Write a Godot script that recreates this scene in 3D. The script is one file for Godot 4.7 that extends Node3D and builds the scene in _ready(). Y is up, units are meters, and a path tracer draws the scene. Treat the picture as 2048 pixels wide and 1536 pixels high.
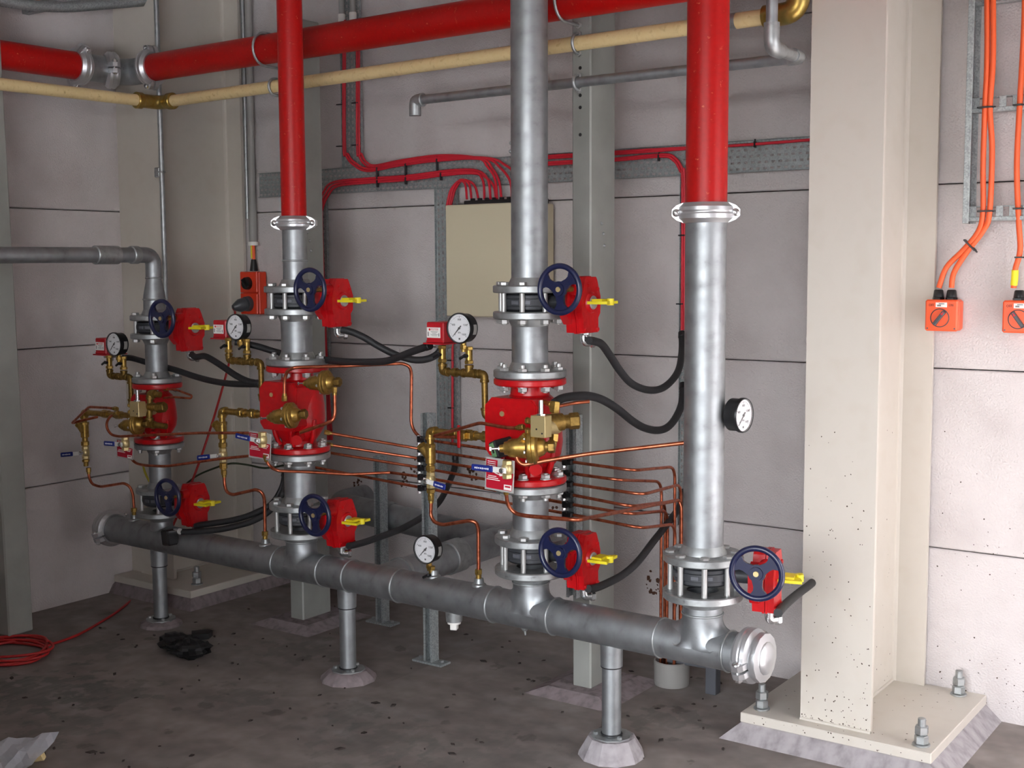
extends Node3D
# A sprinkler valve room: four risers on a galvanised header, alarm valves, gauges, copper and cable runs.

class Mb:
	var v := PackedVector3Array()
	var n := PackedVector3Array()
	func tri(a: Vector3, b: Vector3, c: Vector3, na: Vector3, nb: Vector3, nc: Vector3) -> void:
		var g := (b - a).cross(c - a)
		if g.length_squared() < 1e-18:
			return
		if g.dot(na + nb + nc) > 0.0:
			v.append(a); v.append(c); v.append(b)
			n.append(na); n.append(nc); n.append(nb)
		else:
			v.append(a); v.append(b); v.append(c)
			n.append(na); n.append(nb); n.append(nc)
	func quad(a: Vector3, b: Vector3, c: Vector3, d: Vector3, nn: Vector3) -> void:
		tri(a, b, c, nn, nn, nn)
		tri(a, c, d, nn, nn, nn)
	# box with chamfered edges
	func box(xf: Transform3D, size: Vector3, ch := 0.002) -> void:
		var h := size * 0.5
		ch = minf(ch, minf(h.x, minf(h.y, h.z)) * 0.9)
		for i in 3:
			var j := (i + 1) % 3
			var k := (i + 2) % 3
			for s in [-1.0, 1.0]:
				var q: Array[Vector3] = []
				for w in [[-1.0, -1.0], [1.0, -1.0], [1.0, 1.0], [-1.0, 1.0]]:
					var p := Vector3()
					p[i] = s * h[i]; p[j] = w[0] * (h[j] - ch); p[k] = w[1] * (h[k] - ch)
					q.append(xf * p)
				var nn := Vector3()
				nn[i] = s
				quad(q[0], q[1], q[2], q[3], (xf.basis * nn).normalized())
			if ch <= 0.0:
				continue
			for s in [-1.0, 1.0]:
				for t in [-1.0, 1.0]:
					var q2: Array[Vector3] = []
					for w in [[-1.0, 0], [1.0, 0], [1.0, 1], [-1.0, 1]]:
						var p := Vector3()
						p[i] = w[0] * (h[i] - ch)
						p[j] = s * (h[j] - (ch if w[1] == 1 else 0.0)); p[k] = t * (h[k] - (0.0 if w[1] == 1 else ch))
						q2.append(xf * p)
					var nn := Vector3()
					nn[j] = s; nn[k] = t
					quad(q2[0], q2[1], q2[2], q2[3], (xf.basis * nn).normalized())
		if ch > 0.0:
			for a in [-1.0, 1.0]:
				for b in [-1.0, 1.0]:
					for c in [-1.0, 1.0]:
						var p := Vector3(a * h.x, b * h.y, c * h.z)
						var d := Vector3(a, b, c) * ch
						var nn := (xf.basis * Vector3(a, b, c)).normalized()
						tri(xf * (p - Vector3(0, d.y, d.z)), xf * (p - Vector3(d.x, 0, d.z)), xf * (p - Vector3(d.x, d.y, 0)), nn, nn, nn)
	# profile of (radius, height) turned about the local y axis; bends under 40 degrees are smooth
	func lathe(xf: Transform3D, prof: Array, sides := 24, flat := false, a0 := 0.0, a1 := TAU) -> void:
		var m := prof.size()
		var sn: Array[Vector2] = []
		for i in m - 1:
			var d: Vector2 = prof[i + 1] - prof[i]
			sn.append(Vector2(d.y, -d.x).normalized())
		for i in m - 1:
			var n0 := sn[i]
			var n1 := sn[i]
			if i > 0 and sn[i - 1].dot(sn[i]) > 0.76:
				n0 = (sn[i - 1] + sn[i]).normalized()
			if i < m - 2 and sn[i + 1].dot(sn[i]) > 0.76:
				n1 = (sn[i + 1] + sn[i]).normalized()
			for k in sides:
				var t0 := a0 + (a1 - a0) * k / sides
				var t1 := a0 + (a1 - a0) * (k + 1) / sides
				var c0 := Vector3(cos(t0), 0, sin(t0))
				var c1 := Vector3(cos(t1), 0, sin(t1))
				var e0 := c0
				var e1 := c1
				if flat:
					e0 = (c0 + c1).normalized()
					e1 = e0
				var p: Vector2 = prof[i]
				var q: Vector2 = prof[i + 1]
				var A := xf * (c0 * p.x + Vector3(0, p.y, 0))
				var B := xf * (c1 * p.x + Vector3(0, p.y, 0))
				var C := xf * (c1 * q.x + Vector3(0, q.y, 0))
				var Dd := xf * (c0 * q.x + Vector3(0, q.y, 0))
				var na := (xf.basis * (e0 * n0.x + Vector3(0, n0.y, 0))).normalized()
				var nb := (xf.basis * (e1 * n0.x + Vector3(0, n0.y, 0))).normalized()
				var nc := (xf.basis * (e1 * n1.x + Vector3(0, n1.y, 0))).normalized()
				var nd := (xf.basis * (e0 * n1.x + Vector3(0, n1.y, 0))).normalized()
				if p.x > 1e-6:
					tri(A, B, C, na, nb, nc)
				if q.x > 1e-6:
					tri(A, C, Dd, na, nc, nd)
	func cyl(a: Vector3, b: Vector3, r: float, sides := 12, r2 := -1.0, ch := 0.0) -> void:
		var l := a.distance_to(b)
		if r2 < 0.0:
			r2 = r
		var pr := [Vector2(0, 0), Vector2(r, 0), Vector2(r2, l), Vector2(0, l)]
		if ch > 0.0:
			pr = [Vector2(0, 0), Vector2(r - ch, 0), Vector2(r, ch), Vector2(r2, l - ch), Vector2(r2 - ch, l), Vector2(0, l)]
		lathe(Mb.along(a, b - a), pr, sides)
	func hex(a: Vector3, b: Vector3, r: float, turn := 0.0) -> void:
		var l := a.distance_to(b)
		var c := minf(l * 0.15, r * 0.14)
		lathe(Mb.along(a, b - a) * Transform3D(Basis(Vector3.UP, turn)), [Vector2(0, 0), Vector2(r - c, 0), Vector2(r, c), Vector2(r, l - c), Vector2(r - c, l), Vector2(0, l)], 6, true)
	func ball(c: Vector3, r: float, sides := 14) -> void:
		var pr := []
		for i in 9:
			var t := -PI / 2 + PI * i / 8
			pr.append(Vector2(cos(t) * r, sin(t) * r))
		lathe(Transform3D(Basis(), c), pr, sides)
	static func along(a: Vector3, d: Vector3) -> Transform3D:
		var y := d.normalized()
		var x := y.cross(Vector3.FORWARD if absf(y.z) < 0.9 else Vector3.RIGHT).normalized()
		return Transform3D(Basis(x, y, x.cross(y)), a)
	static func rounded(pts: Array, bend: float, steps := 6) -> Array:
		if bend <= 0.0 or pts.size() < 3:
			return pts
		var o := [pts[0]]
		for i in range(1, pts.size() - 1):
			var p: Vector3 = pts[i]
			var a: Vector3 = pts[i - 1] - p
			var b: Vector3 = pts[i + 1] - p
			var c := minf(bend, minf(a.length(), b.length()) * 0.49)
			var s := p + a.normalized() * c
			var e := p + b.normalized() * c
			for k in steps + 1:
				var t := float(k) / steps
				o.append(s.lerp(p, t).lerp(p.lerp(e, t), t))
		o.append(pts[-1])
		return o
	# spline through points (for hoses and cables)
	static func spline(pts: Array, per := 5) -> Array:
		var o := []
		var m := pts.size()
		for i in m - 1:
			var p0: Vector3 = pts[maxi(i - 1, 0)]
			var p1: Vector3 = pts[i]
			var p2: Vector3 = pts[i + 1]
			var p3: Vector3 = pts[mini(i + 2, m - 1)]
			for k in per:
				o.append(p1.cubic_interpolate(p2, p0, p3, float(k) / per))
		o.append(pts[-1])
		return o
	func tube(pts: Array, r: float, sides := 10, closed := false) -> void:
		var m := pts.size()
		var rings := []
		var up := Vector3.UP
		var prev := Vector3.ZERO
		for i in m:
			var d: Vector3
			if closed:
				d = (pts[(i + 1) % m] - pts[(i - 1 + m) % m]).normalized()
			else:
				d = (pts[mini(i + 1, m - 1)] - pts[maxi(i - 1, 0)]).normalized()
			if i == 0:
				up = d.cross(Vector3.FORWARD if absf(d.z) < 0.9 else Vector3.RIGHT).normalized()
			else:
				up = (up - d * up.dot(d)).normalized()
			var sd := d.cross(up)
			var ring := []
			for k in sides:
				var t := TAU * k / sides
				ring.append(up * cos(t) + sd * sin(t))
			rings.append(ring)
			prev = d
		for i in (m if closed else m - 1):
			var j := (i + 1) % m
			for k in sides:
				var l := (k + 1) % sides
				var a: Vector3 = rings[i][k]
				var b: Vector3 = rings[i][l]
				var c: Vector3 = rings[j][l]
				var d2: Vector3 = rings[j][k]
				tri(pts[i] + a * r, pts[i] + b * r, pts[j] + c * r, a, b, c)
				tri(pts[i] + a * r, pts[j] + c * r, pts[j] + d2 * r, a, c, d2)
		if not closed:
			for e in [[0, 1], [m - 1, m - 2]]:
				var nn: Vector3 = (pts[e[0]] - pts[e[1]]).normalized()
				for k in sides:
					tri(pts[e[0]], pts[e[0]] + rings[e[0]][k] * r, pts[e[0]] + rings[e[0]][(k + 1) % sides] * r, nn, nn, nn)
	func torus(xf: Transform3D, R: float, r: float, segs := 40, sides := 10) -> void:
		var pts := []
		for i in segs:
			var t := TAU * i / segs
			pts.append(xf * Vector3(cos(t) * R, 0, sin(t) * R))
		tube(pts, r, sides, true)
	# polygon in local xy, pushed from z0 to z1
	func prism(xf: Transform3D, poly: PackedVector2Array, z0: float, z1: float) -> void:
		var ix := Geometry2D.triangulate_polygon(poly)
		var fz := (xf.basis * Vector3(0, 0, 1)).normalized()
		var lo := minf(z0, z1)
		var hi := maxf(z0, z1)
		for i in range(0, ix.size(), 3):
			var a := poly[ix[i]]
			var b := poly[ix[i + 1]]
			var c := poly[ix[i + 2]]
			tri(xf * Vector3(a.x, a.y, hi), xf * Vector3(b.x, b.y, hi), xf * Vector3(c.x, c.y, hi), fz, fz, fz)
			tri(xf * Vector3(a.x, a.y, lo), xf * Vector3(b.x, b.y, lo), xf * Vector3(c.x, c.y, lo), -fz, -fz, -fz)
		var area := 0.0
		var m := poly.size()
		for i in m:
			area += poly[i].cross(poly[(i + 1) % m])
		for i in m:
			var a := poly[i]
			var b := poly[(i + 1) % m]
			var e := (b - a).normalized()
			var nn := Vector3(e.y, -e.x, 0) * signf(area)
			nn = (xf.basis * nn).normalized()
			quad(xf * Vector3(a.x, a.y, lo), xf * Vector3(b.x, b.y, lo), xf * Vector3(b.x, b.y, hi), xf * Vector3(a.x, a.y, hi), nn)
	# frustum between two rectangles (half sizes) at y0 and y1
	func slab(c: Vector3, a: Vector2, b: Vector2, y0: float, y1: float) -> void:
		var s := [Vector2(-1, -1), Vector2(1, -1), Vector2(1, 1), Vector2(-1, 1)]
		for i in 4:
			var p: Vector2 = s[i]
			var q: Vector2 = s[(i + 1) % 4]
			var A := c + Vector3(p.x * a.x, y0, p.y * a.y)
			var B := c + Vector3(q.x * a.x, y0, q.y * a.y)
			var C := c + Vector3(q.x * b.x, y1, q.y * b.y)
			var Dd := c + Vector3(p.x * b.x, y1, p.y * b.y)
			var nn := (B - A).cross(C - A).normalized()
			if nn.dot((A + B) * 0.5 - c) < 0.0:
				nn = -nn
			quad(A, B, C, Dd, nn)
		quad(c + Vector3(-b.x, y1, -b.y), c + Vector3(b.x, y1, -b.y), c + Vector3(b.x, y1, b.y), c + Vector3(-b.x, y1, b.y), Vector3.UP)

var M := {}
var used := {}
var rng := RandomNumberGenerator.new()
var runs := {
	"hose_r1_valve": [Vector3(-0.998, 1.15, 0.853), Vector3(-0.968, 1.141, 0.856), Vector3(-0.915, 1.147, 0.861), Vector3(-0.87, 1.137, 0.865), Vector3(-0.796, 1.112, 0.873), Vector3(-0.717, 1.083, 0.882), Vector3(-0.64, 1.064, 0.89), Vector3(-0.565, 1.059, 0.898)],
	"hose_r1_switch": [Vector3(-1.405, 1.121, 0.87), Vector3(-1.413, 1.118, 0.823), Vector3(-1.431, 1.095, 0.738), Vector3(-1.208, 1.077, 0.777), Vector3(-1.033, 1.057, 0.809), Vector3(-0.883, 1.046, 0.837), Vector3(-0.739, 1.046, 0.864), Vector3(-0.565, 1.057, 0.898)],
	"hose_r2_switch": [Vector3(-0.692, 1.211, 0.901), Vector3(-0.671, 1.207, 0.882), Vector3(-0.623, 1.191, 0.839), Vector3(-0.569, 1.167, 0.788), Vector3(-0.38, 1.155, 0.82), Vector3(-0.27, 1.155, 0.838), Vector3(-0.141, 1.155, 0.861), Vector3(0.042, 1.166, 0.895), Vector3(0.125, 1.184, 0.912), Vector3(0.198, 1.206, 0.927), Vector3(0.292, 1.231, 0.947)],
	"hose_r2_valve": [Vector3(-0.151, 1.27, 0.891), Vector3(-0.133, 1.267, 0.883), Vector3(-0.11, 1.26, 0.871), Vector3(-0.076, 1.242, 0.852), Vector3(-0.038, 1.215, 0.829), Vector3(0.003, 1.19, 0.805), Vector3(0.041, 1.173, 0.784), Vector3(0.083, 1.164, 0.763), Vector3(0.12, 1.168, 0.745), Vector3(0.147, 1.182, 0.73), Vector3(0.16, 1.201, 0.719), Vector3(0.162, 1.22, 0.709)],
	"hose_r3_valve": [Vector3(0.916, 1.268, 0.952), Vector3(0.915, 1.263, 0.915), Vector3(0.911, 1.25, 0.867), Vector3(0.888, 1.206, 0.776), Vector3(0.862, 1.153, 0.674), Vector3(0.846, 1.105, 0.575), Vector3(0.846, 1.075, 0.475), Vector3(0.853, 1.07, 0.389), Vector3(0.852, 1.091, 0.304), Vector3(0.834, 1.127, 0.214), Vector3(0.786, 1.185, 0.1), Vector3(0.759, 1.24, 0.05)],
	"hose_r3_body": [Vector3(0.826, 1.078, 1.007), Vector3(0.819, 1.087, 0.95), Vector3(0.817, 1.087, 0.875), Vector3(0.817, 1.08, 0.792), Vector3(0.817, 1.06, 0.709), Vector3(0.812, 1.02, 0.605), Vector3(0.804, 0.967, 0.491), Vector3(0.805, 0.934, 0.407), Vector3(0.813, 0.918, 0.331), Vector3(0.819, 0.923, 0.268), Vector3(0.812, 0.949, 0.193), Vector3(0.787, 0.991, 0.1), Vector3(0.772, 1.053, 0.06)],
	"hose_r3_lower": [Vector3(0.913, 0.504, 0.952), Vector3(0.911, 0.497, 0.909), Vector3(0.906, 0.494, 0.826), Vector3(0.9, 0.497, 0.721), Vector3(0.886, 0.513, 0.599), Vector3(0.859, 0.547, 0.447), Vector3(0.837, 0.585, 0.298), Vector3(0.818, 0.62, 0.176), Vector3(0.786, 0.657, 0.08)],
	"hose_r2_lower": [Vector3(-0.136, 0.493, 0.892), Vector3(-0.14, 0.49, 0.859), Vector3(-0.148, 0.487, 0.791), Vector3(-0.156, 0.488, 0.707), Vector3(-0.164, 0.49, 0.619), Vector3(-0.169, 0.494, 0.551), Vector3(-0.181, 0.513, 0.418), Vector3(-0.195, 0.535, 0.329), Vector3(-0.214, 0.561, 0.253), Vector3(-0.258, 0.609, 0.144), Vector3(-0.299, 0.65, 0.06), Vector3(-0.301, 0.697, 0.05)],
	"hose_r1_lower": [Vector3(-1.022, 0.451, 0.842), Vector3(-0.999, 0.458, 0.83), Vector3(-0.947, 0.467, 0.802), Vector3(-0.89, 0.478, 0.771), Vector3(-0.837, 0.494, 0.741), Vector3(-0.796, 0.513, 0.717), Vector3(-0.758, 0.535, 0.693), Vector3(-0.733, 0.567, 0.67), Vector3(-0.723, 0.62, 0.639), Vector3(-0.742, 0.665, 0.608)],
	"hose_r1_sensor": [Vector3(-1.037, 0.437, 0.901), Vector3(-1.012, 0.438, 0.886), Vector3(-0.952, 0.443, 0.851), Vector3(-0.892, 0.451, 0.815), Vector3(-0.829, 0.468, 0.777), Vector3(-0.784, 0.485, 0.748), Vector3(-0.745, 0.511, 0.72), Vector3(-0.717, 0.547, 0.691), Vector3(-0.702, 0.595, 0.66), Vector3(-0.73, 0.645, 0.608)],
	"hose_r4_lower": [Vector3(1.54, 0.532, 0.968), Vector3(1.524, 0.53, 0.897), Vector3(1.508, 0.527, 0.806), Vector3(1.49, 0.522, 0.689), Vector3(1.472, 0.518, 0.546), Vector3(1.441, 0.523, 0.32)],
	"earth": [Vector3(-1.599, 0.503, 0.4), Vector3(-1.538, 0.546, 0.383), Vector3(-1.457, 0.581, 0.364), Vector3(-1.362, 0.611, 0.341), Vector3(-1.273, 0.61, 0.321), Vector3(-1.183, 0.601, 0.3), Vector3(-1.16, 0.603, 0.2)],
	"earth_tail": [Vector3(-1.645, 0.614, 0.6), Vector3(-1.636, 0.588, 0.6), Vector3(-1.617, 0.558, 0.6), Vector3(-1.588, 0.525, 0.6)],
	"cu_r3_sol": [Vector3(0.811, 0.991, 1.146), Vector3(0.788, 0.973, 1.145), Vector3(0.779, 0.945, 1.144), Vector3(0.786, 0.916, 1.145), Vector3(0.801, 0.903, 1.136), Vector3(0.861, 0.918, 1.105), Vector3(0.978, 0.941, 1.046), Vector3(1.224, 0.977, 0.92)],
	"cu_r3_drip": [Vector3(0.719, 0.824, 1.111), Vector3(0.713, 0.791, 1.101), Vector3(0.713, 0.762, 1.091), Vector3(0.731, 0.741, 1.082), Vector3(0.77, 0.738, 1.084), Vector3(0.952, 0.744, 1.074), Vector3(0.87, 0.669, 0.28), Vector3(0.882, 0.649, 0.28), Vector3(0.883, 0.519, 0.28), Vector3(0.883, 0.02, 0.28)],
	"cu_r2_up": [Vector3(-0.31, 1.025, 1.022), Vector3(-0.307, 1.098, 1.023), Vector3(-0.293, 1.127, 1.023), Vector3(-0.256, 1.142, 1.026), Vector3(-0.189, 1.137, 0.836), Vector3(-0.099, 1.135, 0.62), Vector3(-0.074, 1.124, 0.61), Vector3(-0.075, 1.095, 0.6), Vector3(-0.081, 0.913, 0.6), Vector3(-0.067, 0.882, 0.6), Vector3(-0.031, 0.855, 0.6)],
	"cu_r2_relief": [Vector3(-0.092, 1.073, 0.995), Vector3(-0.092, 0.984, 0.995), Vector3(-0.093, 0.963, 1.005), Vector3(-0.118, 0.951, 1.013), Vector3(-0.221, 0.915, 1.037)],
	"cu_r1_sol": [Vector3(-1.289, 0.91, 0.997), Vector3(-1.339, 0.894, 0.994), Vector3(-1.365, 0.867, 0.992), Vector3(-1.363, 0.841, 0.992), Vector3(-1.336, 0.82, 0.994), Vector3(-1.288, 0.816, 0.997), Vector3(-0.774, 0.87, 1.013), Vector3(-0.449, 0.895, 1.024)],
	"cu_r1_drip": [Vector3(-1.263, 0.748, 0.958), Vector3(-1.275, 0.719, 0.947), Vector3(-1.242, 0.704, 0.949), Vector3(-1.184, 0.701, 0.953), Vector3(-1.056, 0.708, 0.947), Vector3(-0.765, 0.761, 0.934), Vector3(-0.599, 0.786, 0.926)],
	"cu_r2_drip": [Vector3(-0.397, 0.817, 1.037), Vector3(-0.404, 0.795, 1.027), Vector3(-0.391, 0.773, 1.018), Vector3(-0.356, 0.764, 1.02), Vector3(-0.311, 0.749, 0.91), Vector3(-0.243, 0.725, 0.762), Vector3(-0.171, 0.719, 0.62)],
	"cu_r3_zig": [Vector3(0.798, 1.017, 1.136), Vector3(0.77, 1.012, 1.134), Vector3(0.728, 1.009, 1.122), Vector3(0.618, 1.014, 1.105), Vector3(0.33, 0.936, 0.979), Vector3(0.375, 0.936, 0.971), Vector3(0.414, 0.938, 0.964)],
	"cu_r1_zig": [Vector3(-1.306, 0.926, 0.986), Vector3(-1.369, 0.926, 0.982), Vector3(-1.516, 0.919, 0.964), Vector3(-1.728, 0.828, 0.902), Vector3(-1.693, 0.84, 0.884), Vector3(-1.606, 0.86, 0.859)],
	"cu_r3_drain": [Vector3(0.284, 0.724, 0.936), Vector3(0.284, 0.695, 0.936), Vector3(0.281, 0.661, 0.936), Vector3(0.296, 0.639, 0.937), Vector3(0.334, 0.633, 0.939), Vector3(0.451, 0.663, 0.946), Vector3(0.473, 0.659, 0.937), Vector3(0.475, 0.634, 0.927), Vector3(0.474, 0.492, 0.927)],
	"cu_r2_drain": [Vector3(-0.803, 0.7, 0.874), Vector3(-0.803, 0.651, 0.874), Vector3(-0.792, 0.621, 0.875), Vector3(-0.756, 0.613, 0.877), Vector3(-0.615, 0.65, 0.885), Vector3(-0.592, 0.641, 0.876), Vector3(-0.59, 0.613, 0.866), Vector3(-0.592, 0.463, 0.866)],
	"cu_r1_drain": [Vector3(-1.734, 0.619, 0.821), Vector3(-1.733, 0.581, 0.821), Vector3(-1.711, 0.555, 0.823), Vector3(-1.651, 0.548, 0.826), Vector3(-1.472, 0.584, 0.836), Vector3(-1.444, 0.571, 0.828), Vector3(-1.439, 0.538, 0.818), Vector3(-1.435, 0.474, 0.818)],
	"cu_r1_loop": [Vector3(-1.165, 1.003, 0.854), Vector3(-1.092, 1.005, 0.858), Vector3(-0.99, 0.987, 0.864), Vector3(-0.984, 0.977, 0.874), Vector3(-1.077, 0.979, 0.889), Vector3(-1.134, 0.971, 0.885)],
	"cu_r3_stub": [Vector3(0.811, 1.063, 0.996), Vector3(0.838, 1.069, 0.998), Vector3(0.851, 1.073, 0.929), Vector3(0.878, 1.075, 0.89)],
	"cu_line1": [Vector3(-0.031, 0.855, 0.6), Vector3(0.643, 0.826, 0.6), Vector3(0.872, 0.819, 0.6), Vector3(0.85, 0.785, 0.27), Vector3(0.85, 0.02, 0.27)],
	"cu_line2": [Vector3(-0.272, 0.891, 0.855), Vector3(-0.039, 0.817, 0.6), Vector3(0.642, 0.786, 0.6), Vector3(0.819, 0.782, 0.6), Vector3(0.813, 0.733, 0.3), Vector3(0.813, 0.02, 0.3)],
	"cu_line3": [Vector3(-0.337, 0.832, 0.781), Vector3(-0.04, 0.781, 0.6), Vector3(0.642, 0.75, 0.6), Vector3(0.905, 0.742, 0.6), Vector3(0.859, 0.719, 0.24), Vector3(0.859, 0.02, 0.24)],
	"cu_line4": [Vector3(-0.392, 0.794, 0.738), Vector3(-0.04, 0.747, 0.6), Vector3(0.642, 0.712, 0.6), Vector3(0.862, 0.698, 0.6), Vector3(0.801, 0.65, 0.25), Vector3(0.801, 0.02, 0.25)],
	"cu_line5": [Vector3(-0.171, 0.719, 0.62), Vector3(-0.041, 0.713, 0.6), Vector3(0.642, 0.679, 0.6), Vector3(0.862, 0.672, 0.6), Vector3(0.827, 0.627, 0.28), Vector3(0.827, 0.02, 0.28)],
	"cu_line6": [Vector3(-0.569, 0.717, 0.668), Vector3(-0.042, 0.672, 0.6), Vector3(0.642, 0.644, 0.6), Vector3(0.896, 0.629, 0.6), Vector3(0.873, 0.589, 0.31), Vector3(0.873, 0.02, 0.31)],
	"cab_a1": [Vector3(-0.892, 2.559, 0.05), Vector3(-0.906, 2.035, 0.05), Vector3(-0.892, 1.981, 0.05), Vector3(-0.855, 1.94, 0.05), Vector3(-0.768, 1.905, 0.05), Vector3(-0.584, 1.92, 0.05), Vector3(-0.367, 1.929, 0.05), Vector3(-0.155, 1.924, 0.05), Vector3(-0.097, 1.881, 0.05), Vector3(-0.051, 1.83, 0.07), Vector3(-0.018, 1.757, 0.1)],
	"cab_a2": [Vector3(-0.883, 2.558, 0.05), Vector3(-0.897, 2.035, 0.05), Vector3(-0.88, 1.984, 0.05), Vector3(-0.843, 1.946, 0.05), Vector3(-0.759, 1.913, 0.05), Vector3(-0.583, 1.928, 0.05), Vector3(-0.366, 1.937, 0.05), Vector3(-0.135, 1.925, 0.05), Vector3(-0.053, 1.884, 0.06), Vector3(0.01, 1.827, 0.08), Vector3(0.033, 1.755, 0.1)],
	"cab_b1": [Vector3(-0.814, 2.554, 0.05), Vector3(-0.826, 2.031, 0.05), Vector3(-0.816, 1.976, 0.05), Vector3(-0.788, 1.938, 0.05), Vector3(-0.739, 1.921, 0.05), Vector3(-0.583, 1.932, 0.05), Vector3(-0.366, 1.941, 0.05), Vector3(-0.122, 1.926, 0.05), Vector3(-0.028, 1.893, 0.06), Vector3(0.034, 1.849, 0.08), Vector3(0.057, 1.754, 0.1)],
	"cab_b2": [Vector3(-0.802, 2.553, 0.05), Vector3(-0.814, 2.03, 0.05), Vector3(-0.801, 1.98, 0.05), Vector3(-0.773, 1.944, 0.05), Vector3(-0.724, 1.927, 0.05), Vector3(-0.583, 1.94, 0.05), Vector3(-0.366, 1.95, 0.05), Vector3(-0.172, 1.929, 0.05), Vector3(-0.122, 1.89, 0.05), Vector3(-0.071, 1.839, 0.07), Vector3(-0.04, 1.758, 0.1)],
	"cab_c1": [Vector3(-1.022, 0.71, 0.05), Vector3(-1.048, 1.141, 0.05), Vector3(-1.057, 1.68, 0.05), Vector3(-1.049, 1.757, 0.05), Vector3(-1.017, 1.816, 0.05), Vector3(-0.955, 1.857, 0.05), Vector3(-0.755, 1.864, 0.05), Vector3(-0.529, 1.867, 0.05), Vector3(-0.315, 1.877, 0.05), Vector3(-0.186, 1.871, 0.05), Vector3(-0.131, 1.834, 0.07), Vector3(-0.102, 1.76, 0.1)],
	"cab_c2": [Vector3(-1.035, 0.709, 0.05), Vector3(-1.06, 1.141, 0.05), Vector3(-1.07, 1.68, 0.05), Vector3(-1.061, 1.764, 0.05), Vector3(-1.032, 1.825, 0.05), Vector3(-0.967, 1.867, 0.05), Vector3(-0.754, 1.873, 0.05), Vector3(-0.529, 1.875, 0.05), Vector3(-0.315, 1.886, 0.05), Vector3(-0.178, 1.879, 0.05), Vector3(-0.106, 1.837, 0.07), Vector3(-0.072, 1.759, 0.1)],
	"cab_c3": [Vector3(-1.01, 0.711, 0.05), Vector3(-1.035, 1.142, 0.05), Vector3(-1.045, 1.68, 0.05), Vector3(-1.04, 1.75, 0.05), Vector3(-1.005, 1.807, 0.05), Vector3(-0.943, 1.848, 0.05), Vector3(-0.755, 1.855, 0.05), Vector3(-0.529, 1.858, 0.05), Vector3(-0.315, 1.869, 0.05), Vector3(-0.173, 1.865, 0.05), Vector3(-0.083, 1.82, 0.07), Vector3(-0.045, 1.758, 0.1)],
	"cab_d1": [Vector3(-0.335, 1.725, 0.05), Vector3(-0.327, 1.765, 0.05), Vector3(-0.308, 1.81, 0.05), Vector3(-0.261, 1.84, 0.06), Vector3(-0.222, 1.826, 0.07), Vector3(-0.19, 1.763, 0.1)],
	"cab_d2": [Vector3(-0.325, 1.724, 0.05), Vector3(-0.316, 1.765, 0.05), Vector3(-0.297, 1.813, 0.05), Vector3(-0.253, 1.844, 0.06), Vector3(-0.202, 1.825, 0.07), Vector3(-0.167, 1.762, 0.1)],
	"cab_d3": [Vector3(-0.314, 1.724, 0.05), Vector3(-0.306, 1.761, 0.05), Vector3(-0.287, 1.809, 0.05), Vector3(-0.24, 1.843, 0.06), Vector3(-0.176, 1.82, 0.07), Vector3(-0.132, 1.761, 0.1)],
	"cab_e1": [Vector3(0.086, 1.915, 0.05), Vector3(0.18, 1.918, 0.05), Vector3(0.469, 1.917, 0.05), Vector3(0.746, 1.915, 0.05), Vector3(0.973, 1.911, 0.05), Vector3(1.262, 1.914, 0.05), Vector3(1.311, 1.914, 0.05)],
	"cab_e2": [Vector3(0.086, 1.907, 0.05), Vector3(0.18, 1.91, 0.05), Vector3(0.469, 1.909, 0.05), Vector3(0.622, 1.91, 0.05), Vector3(0.826, 1.911, 0.05)],
	"cab_f1": [Vector3(0.086, 1.89, 0.05), Vector3(0.18, 1.893, 0.05), Vector3(0.469, 1.891, 0.05), Vector3(0.674, 1.896, 0.05), Vector3(0.726, 1.88, 0.05), Vector3(0.755, 1.839, 0.05), Vector3(0.765, 1.782, 0.05), Vector3(0.768, 1.255, 0.05)],
	"cab_f2": [Vector3(0.085, 1.882, 0.05), Vector3(0.18, 1.885, 0.05), Vector3(0.469, 1.885, 0.05), Vector3(0.668, 1.889, 0.05), Vector3(0.718, 1.874, 0.05), Vector3(0.747, 1.833, 0.05), Vector3(0.757, 1.775, 0.05), Vector3(0.759, 1.254, 0.05)],
	"cab_g": [Vector3(-0.309, 1.294, 0.05), Vector3(-0.317, 0.743, 0.05)],
	"or1": [Vector3(1.815, 2.347, 0.075), Vector3(1.822, 2.12, 0.075), Vector3(1.82, 1.975, 0.075), Vector3(1.818, 1.799, 0.07), Vector3(1.822, 1.651, 0.07), Vector3(1.805, 1.589, 0.06), Vector3(1.757, 1.532, 0.05), Vector3(1.707, 1.48, 0.045), Vector3(1.683, 1.415, 0.04)],
	"or2": [Vector3(1.833, 2.345, 0.075), Vector3(1.84, 2.118, 0.075), Vector3(1.835, 1.974, 0.075), Vector3(1.844, 1.844, 0.07), Vector3(1.842, 1.651, 0.07), Vector3(1.821, 1.594, 0.06), Vector3(1.77, 1.527, 0.05), Vector3(1.731, 1.463, 0.045), Vector3(1.723, 1.415, 0.04)],
	"or3": [Vector3(1.927, 2.333, 0.075), Vector3(1.928, 2.199, 0.075), Vector3(1.922, 1.99, 0.07), Vector3(1.919, 1.794, 0.07), Vector3(1.927, 1.625, 0.06), Vector3(1.932, 1.533, 0.05), Vector3(1.918, 1.471, 0.045), Vector3(1.914, 1.415, 0.04)],
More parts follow.
